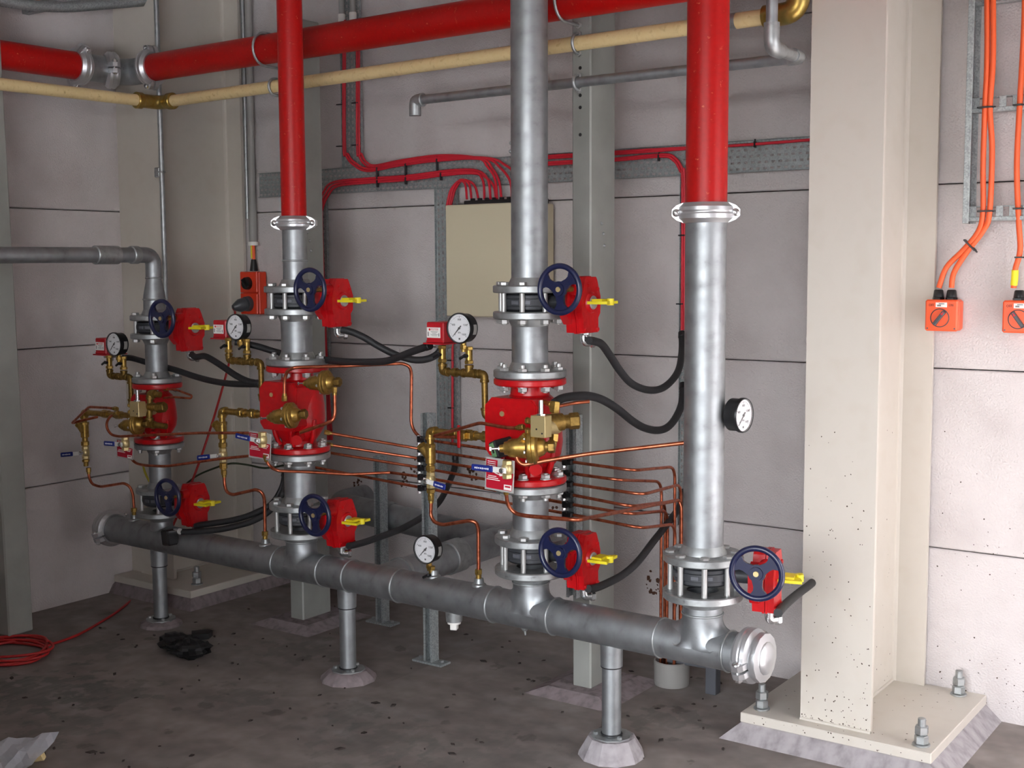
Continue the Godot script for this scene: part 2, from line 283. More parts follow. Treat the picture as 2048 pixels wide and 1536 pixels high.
	"lead": [Vector3(-1.572, 1.269, 0.1), Vector3(-1.569, 1.129, 0.13), Vector3(-1.523, 1.018, 0.2), Vector3(-1.517, 0.75, 0.32), Vector3(-1.526, 0.536, 0.42), Vector3(-1.599, 0.295, 0.5), Vector3(-1.856, 0.006, 0.442), Vector3(-1.609, 0.006, 0.764), Vector3(-1.495, 0.006, 0.966), Vector3(-1.416, 0.006, 1.144), Vector3(-1.396, 0.006, 1.291)],
}


func v2(a: Array) -> PackedVector2Array:
	var o := PackedVector2Array()
	for p in a:
		o.append(Vector2(p[0], p[1]))
	return o

func numbered(called: String) -> String:
	used[called] = used.get(called, 0) + 1
	return called if used[called] == 1 else "%s_%03d" % [called, used[called] - 1]

func tag(o: Node3D, label: String, category: String, group := "", kind := "") -> Node3D:
	o.set_meta("label", label)
	o.set_meta("category", category)
	if group:
		o.set_meta("group", group)
	if kind:
		o.set_meta("kind", kind)
	return o

func thing(called: String, label: String, category: String, at := Vector3.ZERO, group := "", kind := "") -> Node3D:
	var o := Node3D.new()
	o.name = numbered(called)
	add_child(o)
	o.position = at
	return tag(o, label, category, group, kind)

# commits a mesh written in world coordinates under a parent
func obj(called: String, mb: Mb, mat: Material, parent: Node3D = null) -> MeshInstance3D:
	var o := MeshInstance3D.new()
	var inv := Transform3D()
	if parent:
		o.name = called
		parent.add_child(o, true)
		inv = parent.global_transform.affine_inverse()
	else:
		o.name = numbered(called)
		add_child(o)
	var vv := mb.v
	var nn := mb.n
	if inv != Transform3D():
		vv = inv * vv
		nn = Transform3D(inv.basis, Vector3.ZERO) * nn
	var arr := []
	arr.resize(Mesh.ARRAY_MAX)
	arr[Mesh.ARRAY_VERTEX] = vv
	arr[Mesh.ARRAY_NORMAL] = nn
	var mesh := ArrayMesh.new()
	mesh.add_surface_from_arrays(Mesh.PRIMITIVE_TRIANGLES, arr)
	o.mesh = mesh
	o.material_override = mat
	return o

func dup(root: Node3D, label: String, at: Vector3, turn := 0.0) -> Node3D:
	var r: Node3D = root.duplicate()
	var base := String(root.name)
	if base.length() > 4 and base[-4] == "_" and base.right(3).is_valid_int():
		base = base.left(-4)
	r.name = numbered(base)
	add_child(r)
	r.position = at
	r.rotation.y = turn
	r.set_meta("label", label)
	return r

func text(s: String, h: float, at: Transform3D, mat: Material, parent: Node3D, called := "lettering", bold := false) -> MeshInstance3D:
	var f := SystemFont.new()
	f.font_names = PackedStringArray(["Droid Sans"])
	f.font_weight = 700 if bold else 400
	var t := TextMesh.new()
	t.text = s
	t.font = f
	t.font_size = 32
	t.pixel_size = h / 23.0
	t.depth = 0.0006
	t.curve_step = 2.0
	var o := MeshInstance3D.new()
	o.mesh = t
	o.material_override = mat
	o.name = called
	parent.add_child(o, true)
	o.transform = parent.global_transform.affine_inverse() * at
	return o

func noise_tex(freq: float, cols: Array, offs: Array, type := FastNoiseLite.TYPE_SIMPLEX_SMOOTH, seed_ := 1, size := 512, as_normal := false, oct := 4) -> NoiseTexture2D:
	var f := FastNoiseLite.new()
	f.noise_type = type
	f.frequency = freq
	f.seed = seed_
	f.fractal_octaves = oct
	if type == FastNoiseLite.TYPE_CELLULAR:
		f.cellular_return_type = FastNoiseLite.RETURN_CELL_VALUE
		f.fractal_type = FastNoiseLite.FRACTAL_NONE
	var t := NoiseTexture2D.new()
	t.width = size
	t.height = size
	t.seamless = true
	t.noise = f
	if as_normal:
		t.as_normal_map = true
		t.bump_strength = 3.0
	else:
		var g := Gradient.new()
		g.colors = PackedColorArray(cols)
		g.offsets = PackedFloat32Array(offs)
		t.color_ramp = g
	return t

func c8(r: int, g: int, b: int) -> Color:
	return Color(r / 255.0, g / 255.0, b / 255.0)

func mat(called: String, col: Color, rough := 0.6, metal := 0.0, tex: Texture2D = null, scale := 1.0, world := false) -> StandardMaterial3D:
	var m := StandardMaterial3D.new()
	m.resource_name = called
	m.albedo_color = col
	m.roughness = rough
	m.metallic = metal
	if tex:
		m.albedo_texture = tex
		m.uv1_triplanar = true
		m.uv1_world_triplanar = world
		m.uv1_scale = Vector3.ONE * scale
	M[called] = m
	return m

func rough_tex(m: StandardMaterial3D, t: Texture2D) -> void:
	m.roughness_texture = t
	m.roughness_texture_channel = BaseMaterial3D.TEXTURE_CHANNEL_RED
	m.roughness = 1.0
	m.uv1_triplanar = true

func materials() -> void:
	var spangle := noise_tex(0.05, [c8(176, 178, 178), c8(198, 200, 200), c8(218, 220, 220)], [0.0, 0.5, 1.0], FastNoiseLite.TYPE_CELLULAR, 3)
	var smear := noise_tex(0.012, [c8(150, 150, 148), c8(192, 193, 193), c8(204, 206, 206), c8(214, 216, 217)], [0.0, 0.25, 0.55, 1.0], FastNoiseLite.TYPE_SIMPLEX_SMOOTH, 8, 512, false, 5)
	var rsm := noise_tex(0.015, [Color(0.38, 0.38, 0.38), Color(0.5, 0.5, 0.5), Color(0.62, 0.62, 0.62)], [0.0, 0.5, 1.0], FastNoiseLite.TYPE_SIMPLEX_SMOOTH, 5, 512, false, 5)
	var m := mat("galvanised pipe", Color(0.8, 0.81, 0.82), 0.45, 0.9, smear, 2.2)
	rough_tex(m, rsm)
	m = mat("galvanised sheet", Color(0.82, 0.84, 0.84), 0.55, 0.55, spangle, 9.0)
	mat("galvanised post", Color(0.74, 0.74, 0.72), 0.6, 0.22, noise_tex(0.006, [c8(196, 198, 196), c8(206, 208, 206), c8(216, 218, 216)], [0.0, 0.5, 1.0], FastNoiseLite.TYPE_SIMPLEX_SMOOTH, 18, 512, false, 6), 1.3)
	mat("galvanised fitting", Color(0.84, 0.85, 0.85), 0.45, 0.8, smear, 5.0)
	mat("zinc bolt", c8(186, 186, 184), 0.45, 0.7)
	mat("bright zinc", c8(208, 209, 211), 0.36, 0.85)
	mat("chrome", c8(222, 222, 222), 0.22, 0.95)
	mat("yellow zinc", c8(186, 164, 108), 0.32, 0.8, noise_tex(0.03, [c8(205, 180, 120), c8(235, 225, 190), c8(190, 200, 180)], [0.0, 0.5, 1.0], FastNoiseLite.TYPE_SIMPLEX_SMOOTH, 12, 256), 3.0)
	var scuff := noise_tex(0.035, [c8(180, 12, 9), c8(172, 9, 8), c8(164, 8, 7), c8(206, 110, 76)], [0.0, 0.5, 0.8, 0.9], FastNoiseLite.TYPE_SIMPLEX_SMOOTH, 21, 512, false, 6)
	m = mat("red paint", Color.WHITE, 0.4, 0.0, scuff, 2.4)
	m.metallic_specular = 0.4
	m = mat("cast red", c8(190, 12, 20), 0.3, 0.0, noise_tex(0.02, [c8(240, 240, 240), c8(255, 255, 255)], [0.2, 0.8], FastNoiseLite.TYPE_SIMPLEX_SMOOTH, 4, 256), 6.0)
	m.normal_enabled = true
	m.normal_texture = noise_tex(0.03, [], [], FastNoiseLite.TYPE_SIMPLEX_SMOOTH, 31, 256, true)
	m.normal_scale = 0.25
	mat("red enamel", c8(178, 20, 32), 0.4)
	m = mat("cream paint", Color.WHITE, 0.42, 0.0, noise_tex(0.03, [c8(222, 196, 140), c8(226, 203, 152), c8(206, 178, 124), c8(150, 120, 84)], [0.0, 0.6, 0.85, 1.0], FastNoiseLite.TYPE_SIMPLEX_SMOOTH, 17, 512, false, 6), 2.0)
	m = mat("blue enamel", c8(13, 21, 60), 0.28)
	m.clearcoat_enabled = true
	m.clearcoat = 0.4
	mat("blue sleeve", c8(28, 44, 128), 0.45)
	mat("black rubber", c8(34, 34, 36), 0.6)
	mat("black plastic", c8(26, 26, 28), 0.35)
	mat("valve iron", c8(52, 54, 58), 0.5, 0.1)
	mat("brass", c8(190, 158, 88), 0.34, 0.85, noise_tex(0.03, [c8(170, 160, 140), c8(230, 225, 215), c8(255, 255, 250)], [0.0, 0.4, 1.0], FastNoiseLite.TYPE_SIMPLEX_SMOOTH, 6, 256), 8.0)
	mat("pale brass", c8(214, 194, 142), 0.38, 0.7)
	mat("dull brass", c8(150, 122, 66), 0.45, 0.75, noise_tex(0.03, [c8(150, 140, 120), c8(225, 220, 205), c8(255, 250, 240)], [0.0, 0.45, 1.0], FastNoiseLite.TYPE_SIMPLEX_SMOOTH, 7, 256), 8.0)
	mat("copper", c8(214, 128, 96), 0.32, 0.9, noise_tex(0.02, [c8(150, 120, 110), c8(220, 205, 198), c8(255, 250, 245)], [0.0, 0.4, 1.0], FastNoiseLite.TYPE_SIMPLEX_SMOOTH, 9, 256), 6.0)
	mat("yellow plastic", c8(232, 216, 34), 0.45)
	mat("orange plastic", c8(242, 92, 48), 0.42)
	mat("faded orange", c8(222, 62, 34), 0.45)
	mat("smoke plastic", c8(70, 72, 76), 0.35)
	mat("white plastic", c8(236, 234, 228), 0.45)
	mat("dial white", c8(240, 240, 242), 0.5)
	mat("ink", c8(24, 24, 26), 0.6)
	mat("grey ink", c8(120, 118, 118), 0.6)
	mat("red ink", c8(200, 30, 40), 0.6)
	mat("cable red", c8(206, 34, 52), 0.5)
	mat("lead red", c8(176, 36, 36), 0.5)
	mat("cable orange", c8(240, 98, 48), 0.45)
	mat("tag red", c8(180, 18, 44), 0.4)
	mat("tag grey", c8(170, 168, 164), 0.5)
	mat("green print", c8(120, 170, 120), 0.5)
	mat("pvc grey", c8(150, 148, 144), 0.5)
	mat("dark steel", c8(92, 94, 100), 0.55, 0.3)
	mat("black bag", c8(22, 22, 24), 0.5)
	mat("cabinet cream", c8(206, 196, 168), 0.5)
	var ctex := noise_tex(0.02, [c8(208, 199, 186), c8(210, 201, 188), c8(206, 196, 182)], [0.0, 0.55, 1.0], FastNoiseLite.TYPE_SIMPLEX_SMOOTH, 41, 512, false, 3)
	mat("column paint", Color(0.96, 0.97, 0.98), 0.45, 0.0, ctex, 0.7, true)
	var grout := noise_tex(0.03, [c8(120, 114, 116), c8(160, 154, 156), c8(172, 166, 168)], [0.0, 0.5, 1.0], FastNoiseLite.TYPE_SIMPLEX_SMOOTH, 51, 256)
	mat("grout", Color.WHITE, 0.8, 0.0, grout, 3.0)
	mat("floor grout", Color(0.86, 0.82, 0.82), 0.85, 0.0, grout, 3.0)
	m = StandardMaterial3D.new()
	m.resource_name = "clear glass"
	m.albedo_color = Color(1, 1, 1, 0.05)
	m.transparency = BaseMaterial3D.TRANSPARENCY_ALPHA
	m.roughness = 0.05
	M["clear glass"] = m
	m = mat("milky film", Color(0.86, 0.88, 0.92, 0.75), 0.35)
	m.transparency = BaseMaterial3D.TRANSPARENCY_ALPHA
	m.resource_name = "milky film"
	mat("dried mud", c8(72, 58, 48), 0.9)
	mat("rust", c8(84, 56, 40), 0.9)
	mat("joint mortar", c8(150, 138, 128), 0.9)  # filler behind the panels, darker than their faces
	wall_material()
	floor_material()

func dab(im: Image, x: float, y: float, r: float, c: Color, strength: float, nz: FastNoiseLite, ppm: float) -> void:
	# an uneven stain with a ragged outline, centred on pixel (x, y)
	var R := int(r * ppm)
	for j in range(-R, R + 1):
		for i in range(-R, R + 1):
			var px := posmod(int(x) + i, im.get_width())
			var py := posmod(int(y) + j, im.get_height())
			var d := Vector2(i, j).length() / maxf(R, 1.0)
			var q := nz.get_noise_2d((x + i) * 3.0, (y + j) * 3.0)
			if d + q * 1.1 < 0.62:
				im.set_pixel(px, py, im.get_pixel(px, py).lerp(c, strength * (0.6 + 0.4 * nz.get_noise_2d((x + i) * 14.0, y + j))))

func wall_material() -> void:
	var tex := noise_tex(0.006, [c8(196, 188, 184), c8(206, 199, 195), c8(212, 205, 201)], [0.0, 0.5, 1.0], FastNoiseLite.TYPE_SIMPLEX_SMOOTH, 61, 512, false, 5)
	var m := mat("wall panel", Color(0.97, 0.97, 0.98), 0.85, 0.0, tex, 0.8, true)
	m.normal_enabled = true
	m.normal_texture = noise_tex(0.3, [], [], FastNoiseLite.TYPE_SIMPLEX_SMOOTH, 62, 512, true, 2)
	m.normal_scale = 0.3

func floor_material() -> void:
	# one 6 m square of concrete, with the stains where they lie in the room
	var N := 1024
	var im := Image.create(N, N, false, Image.FORMAT_RGB8)
	var a := FastNoiseLite.new()
	a.seed = 5; a.frequency = 0.006; a.fractal_octaves = 5
	var b := FastNoiseLite.new()
	b.seed = 9; b.frequency = 0.05; b.fractal_octaves = 3
	for y in N:
		for x in N:
			var t := a.get_noise_2d(x, y * 2.2)
			var s := b.get_noise_2d(x, y)
			var c := c8(138, 129, 124).lerp(c8(116, 107, 103), clampf(0.5 + t * 1.2, 0, 1))
			c = c.lerp(c8(150, 144, 140), clampf(t * 1.6 - 0.15, 0, 0.6))
			im.set_pixel(x, y, c * (1.0 + s * 0.12))
	var nz := FastNoiseLite.new()
	nz.seed = 3; nz.frequency = 0.02
	var ppm := N / 6.0
	for st in [[-0.95, 1.62, 0.3, 0.6], [-0.75, 1.5, 0.22, 0.5], [-1.15, 1.72, 0.2, 0.55], [-0.6, 1.78, 0.2, 0.4], [-0.35, 1.25, 0.16, 0.4], [0.1, 1.15, 0.14, 0.35], [-1.2, 1.2, 0.16, 0.4], [0.35, 1.3, 0.25, 0.3], [0.7, 1.25, 0.3, 0.25], [-0.55, 0.75, 0.2, 0.35], [1.0, 0.6, 0.15, 0.4]]:
		dab(im, st[0] * ppm, st[1] * ppm, st[2], c8(84, 86, 82), st[3], nz, ppm)
	rng.seed = 77
	for i in 120:
		dab(im, rng.randf_range(-2, 2.2) * ppm, rng.randf_range(0, 3) * ppm, rng.randf_range(0.015, 0.05), c8(70, 62, 58), 0.55, nz, ppm)
	var t2 := ImageTexture.create_from_image(im)
	var m := mat("concrete floor", Color.WHITE, 0.72, 0.0, t2, 1.0 / 6.0, true)
	m.normal_enabled = true
	m.normal_texture = noise_tex(0.05, [], [], FastNoiseLite.TYPE_SIMPLEX_SMOOTH, 63, 512, true)
	m.normal_scale = 0.2

# ---------- kinds of thing ----------
func yaw(at: Vector3, deg := 0.0) -> Transform3D:
	return Transform3D(Basis(Vector3.UP, deg_to_rad(deg)), at)

# pipe flange with its hub, pressed flat at y (face) and running up (+1) or down (-1)
func flange_shape(mb: Mb, x: float, y: float, z: float, R: float, r: float, t: float, up: float) -> void:
	var pr := [Vector2(r * 0.8, 0), Vector2(R - 0.003, 0), Vector2(R, 0.003), Vector2(R, t - 0.003), Vector2(R - 0.003, t), Vector2(r + 0.011, t), Vector2(r + 0.0095, t + 0.005), Vector2(r + 0.002, t + 0.02), Vector2(r, t + 0.024)]
	var xf := Transform3D(Basis(Vector3.RIGHT, 0.0 if up > 0 else PI), Vector3(x, y, z))
	mb.lathe(xf, pr, 48)

func weld_bead(mb: Mb, a: Vector3, d: Vector3, r: float) -> void:
	mb.torus(Mb.along(a, d), r + 0.0005, 0.0035, 40, 8)

# butterfly valve; origin on the pipe axis at mid height, shaft along +x, wheel towards +z
func make_valve(R: float, gap: float, t1: float, t2: float, studs: int, sc := 1.0) -> Node3D:
	var o := thing("butterfly_valve", "", "valve", Vector3.ZERO, "butterfly valves on the risers")
	var mb := Mb.new()
	var br := R * 0.72
	mb.lathe(Transform3D(), [Vector2(0.03, -gap / 2), Vector2(br * 0.86, -gap / 2), Vector2(br, -gap / 2 + 0.008), Vector2(br, -0.012), Vector2(br * 1.04, -0.01), Vector2(br * 1.04, 0.01), Vector2(br, 0.012), Vector2(br, gap / 2 - 0.008), Vector2(br * 0.86, gap / 2), Vector2(0.03, gap / 2)], 40)
	mb.cyl(Vector3(br * 0.9, 0, 0), Vector3(0.16, 0, -0.01), 0.021, 18)
	mb.cyl(Vector3(0.135, 0, -0.008), Vector3(0.152, 0, -0.01), 0.034, 18)
	obj("valve_body", mb, M["valve iron"], o)
	for a in [62.0, 88.0, 128.0]:
		mb = Mb.new()
		mb.box(yaw(Vector3(cos(deg_to_rad(a)), 0, sin(deg_to_rad(a))) * (br + 0.001), 90.0 - a), Vector3(0.026, 0.014, 0.006), 0.002)
		obj("rating_plate", mb, M["dark steel"], o)
	# through bolts between the two flanges
	var proto: MeshInstance3D = null
	for k in studs:
		var a := TAU * (k + 0.5) / studs + 0.04
		var p := Vector3(cos(a), 0, sin(a)) * (R - 0.022)
		if proto == null:
			mb = Mb.new()
			mb.cyl(Vector3(0, -gap / 2 - t2 - 0.017, 0), Vector3(0, gap / 2 + t1 + 0.006, 0), 0.0082 * sc, 14)
			proto = obj("stud", mb, M["zinc bolt"], o)
			mb = Mb.new()
			mb.hex(Vector3(0, -gap / 2 - t2, 0), Vector3(0, -gap / 2 - t2 - 0.015, 0), 0.015 * sc, 0.3)
			obj("nut", mb, M["zinc bolt"], proto)
			mb = Mb.new()
			mb.hex(Vector3(0, gap / 2 + t1, 0), Vector3(0, gap / 2 + t1 + 0.011, 0), 0.015 * sc, 0.6)
			obj("bolt_head", mb, M["zinc bolt"], proto)
			proto.position = p
		else:
			var s: Node3D = proto.duplicate()
			s.name = "stud"
			o.add_child(s, true)
			s.position = p
	# gearbox: two cast halves, profile in (z, y), pushed along x
	var xz := Transform3D(Basis(Vector3(0, 0, 1), Vector3(0, 1, 0), Vector3(1, 0, 0)), Vector3.ZERO)
	var g := [[0.010, 0.080], [-0.050, 0.080], [-0.056, 0.072], [-0.078, 0.018], [-0.076, -0.034], [-0.064, -0.048], [-0.064, -0.094], [0.022, -0.094], [0.026, -0.05], [0.034, -0.032], [0.034, 0.012], [0.016, 0.072]]
	var gs := []
	for p in g:
		gs.append([(p[0] + 0.022) * 0.965 - 0.022, p[1] * 0.972])
	mb = Mb.new()
	mb.prism(xz, v2(gs), 0.150, 0.180)
	mb.prism(xz, v2(g), 0.178, 0.1855)
	mb.cyl(Vector3(0.188, 0.042, 0.01), Vector3(0.188, 0.042, 0.052), 0.02, 20, 0.017)
	mb.prism(Transform3D(Basis(Vector3(0, 0, 1), Vector3(0, 1, 0), Vector3(1, 0, 0)), Vector3.ZERO), v2([[0.02, 0.05], [0.05, 0.03], [0.052, -0.04], [0.03, -0.066], [0.0, -0.05]]), 0.145, 0.172)
	obj("gearbox", mb, M["cast red"], o)
	mb = Mb.new()
	mb.prism(xz, v2(g), 0.1875, 0.193)
	mb.prism(xz, v2(gs), 0.19, 0.212)
	mb.cyl(Vector3(0.21, 0.0, -0.022), Vector3(0.219, 0.0, -0.022), 0.034, 24, 0.029)
	for p in [[-0.004, 0.052], [-0.056, 0.04], [-0.056, -0.082], [0.012, -0.082]]:
		mb.cyl(Vector3(0.21, p[1], p[0]), Vector3(0.2165, p[1], p[0]), 0.007, 12, 0.006)
	obj("gearbox_cover", mb, M["cast red"], o)
	mb = Mb.new()
	mb.cyl(Vector3(0.215, 0, -0.022), Vector3(0.223, 0, -0.022), 0.022, 24, 0.02, 0.002)
	obj("indicator_seat", mb, M["zinc bolt"], o)
	# yellow position flag: a level plate standing out from the cover
	mb = Mb.new()
	var fl := Transform3D(Basis(Vector3(1, 0, 0), Vector3(0, 0, 1), Vector3(0, 1, 0)), Vector3.ZERO)
	mb.prism(fl, v2([[0.219, 0.014], [0.252, 0.012], [0.286, 0.008], [0.283, -0.004], [0.272, -0.03], [0.266, -0.088], [0.256, -0.088], [0.246, -0.074], [0.219, -0.066]]), -0.004, 0.0045)
	mb.prism(fl, v2([[0.226, 0.0], [0.262, 0.0], [0.256, -0.05], [0.226, -0.05]]), 0.002, 0.011)
	mb.lathe(Transform3D(Basis(Vector3.FORWARD, 0), Vector3(0.268, -0.008, -0.04)) , [Vector2(0.005, 0), Vector2(0.011, 0), Vector2(0.011, 0.02), Vector2(0.005, 0.02), Vector2(0.005, 0)], 18)
	obj("position_flag", mb, M["yellow plastic"], o)
	# handwheel with three broad spokes
	var hc := Vector3(0.188, 0.042, 0.118)
	mb = Mb.new()
	mb.cyl(Vector3(0.188, 0.042, 0.045), hc, 0.0085, 14)
	obj("input_shaft", mb, M["dull brass"], o)
	mb = Mb.new()
	var rim := Transform3D(Basis(Vector3.RIGHT, PI / 2), hc)
	mb.torus(rim, 0.069, 0.0085, 56, 12)
	var hub := PackedVector2Array()
	for k in 36:
		hub.append(Vector2(cos(TAU * k / 36), sin(TAU * k / 36)) * 0.024)
	for s in 3:
		var sp := PackedVector2Array()
		for q in [[0.0, -0.017], [0.022, -0.0145], [0.036, -0.012], [0.046, -0.0135], [0.056, -0.022], [0.0665, -0.041], [0.0695, -0.036], [0.0715, 0.0], [0.0695, 0.036], [0.0665, 0.041], [0.056, 0.022], [0.046, 0.0135], [0.036, 0.012], [0.022, 0.0145], [0.0, 0.017]]:
			var l := Vector2(q[0], q[1])
			if l.length() > 0.071:
				l = l.normalized() * 0.071
			sp.append(l.rotated(TAU * s / 3 + 0.62))
		var mg := Geometry2D.merge_polygons(hub, sp)
		hub = mg[0]
	mb.prism(Transform3D(Basis(), hc), hub, -0.006, 0.003)
	mb.lathe(Transform3D(Basis(Vector3.RIGHT, PI / 2), hc), [Vector2(0, -0.016), Vector2(0.017, -0.016), Vector2(0.02, -0.004), Vector2(0.018, 0.008), Vector2(0.0, 0.008)], 24)
	var hw := obj("handwheel", mb, M["blue enamel"], o)
	mb = Mb.new()
	mb.cyl(hc + Vector3(0, 0, 0.006), hc + Vector3(0, 0, 0.0105), 0.0085, 16, 0.0075)
	obj("shaft_end", mb, M["pale brass"], hw)
	# cable elbow under the gearbox
	mb = Mb.new()
	mb.hex(Vector3(0.19, -0.088, -0.014), Vector3(0.19, -0.1, -0.014), 0.0165)
	mb.tube(Mb.rounded([Vector3(0.19, -0.098, -0.014), Vector3(0.19, -0.122, -0.014), Vector3(0.207, -0.122, -0.036)], 0.02, 8), 0.0125, 16)
	mb.hex(Vector3(0.203, -0.122, -0.031), Vector3(0.212, -0.122, -0.043), 0.0165)
	obj("cable_elbow", mb, M["chrome"], o)
	return o

# pressure gauge; origin at the dial centre, dial towards +z, stem towards -y
func make_gauge(back_entry := false) -> Node3D:
	var o := thing("pressure_gauge", "", "gauge", Vector3.ZERO, "black cased pressure gauges")
	var back := Transform3D(Basis(Vector3.RIGHT, PI / 2), Vector3.ZERO)
	var mb := Mb.new()
	mb.lathe(back, [Vector2(0, -0.042), Vector2(0.042, -0.042), Vector2(0.046, -0.038), Vector2(0.046, -0.01), Vector2(0.0492, -0.008), Vector2(0.0495, 0.0), Vector2(0.048, 0.0035), Vector2(0.0455, 0.0035), Vector2(0.0445, -0.003), Vector2(0, -0.003)], 56)
	obj("case", mb, M["black plastic"], o)
	mb = Mb.new()
	mb.lathe(back, [Vector2(0, -0.003), Vector2(0.0442, -0.003), Vector2(0.0442, -0.0015), Vector2(0, -0.0015)], 48)
	var dial := obj("dial", mb, M["dial white"], o)
	mb = Mb.new()
	for k in 33:
		var a := deg_to_rad(225.0 - 270.0 * k / 32)
		var big := k % 8 == 0
		var l := 0.0065 if big else (0.0045 if k % 4 == 0 else 0.0028)
		mb.box(Transform3D(Basis(Vector3.BACK, a), Vector3(cos(a), sin(a), 0) * (0.0395 - l / 2) + Vector3(0, 0, -0.0013)), Vector3(l, 0.0011 if big else 0.0006, 0.0006), 0.0)
	mb.box(Transform3D(Basis(), Vector3(0, -0.0335, -0.0013)), Vector3(0.006, 0.0055, 0.0006), 0.0)
	obj("scale_marks", mb, M["ink"], dial)
	var labels := ["0", "400", "800", "1200", "1600"]
	for k in 5:
		var a := deg_to_rad(225.0 - 270.0 * k / 4)
		text(labels[k], 0.006, Transform3D(Basis(), Vector3(cos(a) * 0.0255, sin(a) * 0.0275, -0.0012)), M["ink"], dial, "scale_number")
	text("kPa", 0.005, Transform3D(Basis(), Vector3(0, -0.014, -0.0012)), M["ink"], dial, "unit_mark")
	mb = Mb.new()
	var na := deg_to_rad(226)
	var nb := Basis(Vector3.BACK, na)
	mb.prism(Transform3D(nb, Vector3(0, 0, 0.0006)), v2([[-0.011, -0.0018], [0.0, -0.0022], [0.037, -0.0004], [0.037, 0.0004], [0.0, 0.0022], [-0.011, 0.0018]]), -0.0005, 0.0005)
	mb.cyl(Vector3(0, 0, -0.0015), Vector3(0, 0, 0.0016), 0.0038, 16)
	obj("needle", mb, M["ink"], o)
	mb = Mb.new()
	mb.lathe(back, [Vector2(0, 0.0022), Vector2(0.0455, 0.0022), Vector2(0.0455, 0.0028), Vector2(0, 0.0028)], 40)
	obj("glass", mb, M["clear glass"], o)
	mb = Mb.new()
	mb.lathe(Transform3D(Basis(Vector3.RIGHT, PI / 2), Vector3.ZERO), [Vector2(0.0462, -0.032), Vector2(0.0467, -0.032), Vector2(0.0467, -0.016), Vector2(0.0462, -0.016)], 10, false, -0.25, 0.45)
	obj("serial_sticker", mb, M["pvc grey"], o)
	mb = Mb.new()
	if back_entry:
		mb.cyl(Vector3(0, 0, -0.04), Vector3(0, 0, -0.056), 0.009, 16)
		mb.hex(Vector3(0, 0, -0.046), Vector3(0, 0, -0.054), 0.011)
		obj("stem", mb, M["brass"], o)
		return o
	mb.cyl(Vector3(0, -0.044, -0.022), Vector3(0, -0.056, -0.022), 0.009, 16)
	mb.hex(Vector3(0, -0.054, -0.022), Vector3(0, -0.068, -0.022), 0.011)
	mb.cyl(Vector3(0, -0.066, -0.022), Vector3(0, -0.076, -0.022), 0.0075, 16)
	obj("stem", mb, M["brass"], o)
	return o

# pressure switch; origin at the middle of the red cover, sticker towards +z
func make_switch() -> Node3D:
	var o := thing("pressure_switch", "", "switch", Vector3.ZERO, "red pressure switches beside the gauges")
	var mb := Mb.new()
	mb.box(Transform3D(Basis(), Vector3(0, 0.003, 0)), Vector3(0.072, 0.064, 0.094), 0.004)
	mb.box(Transform3D(Basis(), Vector3(0, -0.028, 0)), Vector3(0.073, 0.008, 0.095), 0.002)
	obj("cover", mb, M["red enamel"], o)
	mb = Mb.new()
	mb.box(Transform3D(Basis(), Vector3(0, -0.035, 0)), Vector3(0.088, 0.005, 0.11), 0.001)
	obj("base_plate", mb, M["red enamel"], o)
	mb = Mb.new()
	mb.box(Transform3D(Basis(), Vector3(-0.004, 0.001, 0.0475)), Vector3(0.056, 0.034, 0.001), 0.0003)
	var lab := obj("sticker", mb, M["white plastic"], o)
	mb = Mb.new()
	for k in 5:
		mb.box(Transform3D(Basis(), Vector3(-0.001, 0.005 - k * 0.0035, 0.0481)), Vector3(0.03 - (k % 3) * 0.007, 0.0012, 0.0004), 0.0)
	mb.box(Transform3D(Basis(), Vector3(-0.026, -0.004, 0.0481)), Vector3(0.004, 0.014, 0.0004), 0.0)
	mb.box(Transform3D(Basis(), Vector3(0.018, -0.006, 0.0481)), Vector3(0.003, 0.01, 0.0004), 0.0)
	obj("print", mb, M["grey ink"], lab)
	mb = Mb.new()
	mb.cyl(Vector3(-0.02, 0.011, 0.0478), Vector3(-0.02, 0.011, 0.0486), 0.0038, 16)
	obj("red_mark", mb, M["red ink"], lab)
	text("POTTER", 0.0062, Transform3D(Basis(), Vector3(0.001, 0.0112, 0.048)), M["red ink"], lab)
	mb = Mb.new()
	mb.cyl(Vector3(0, -0.036, 0.0), Vector3(0, -0.05, 0.0), 0.03, 24, 0.026)
	mb.hex(Vector3(0, -0.05, 0), Vector3(0, -0.064, 0), 0.014)
	obj("pressure_port", mb, M["zinc bolt"], o)
	return o

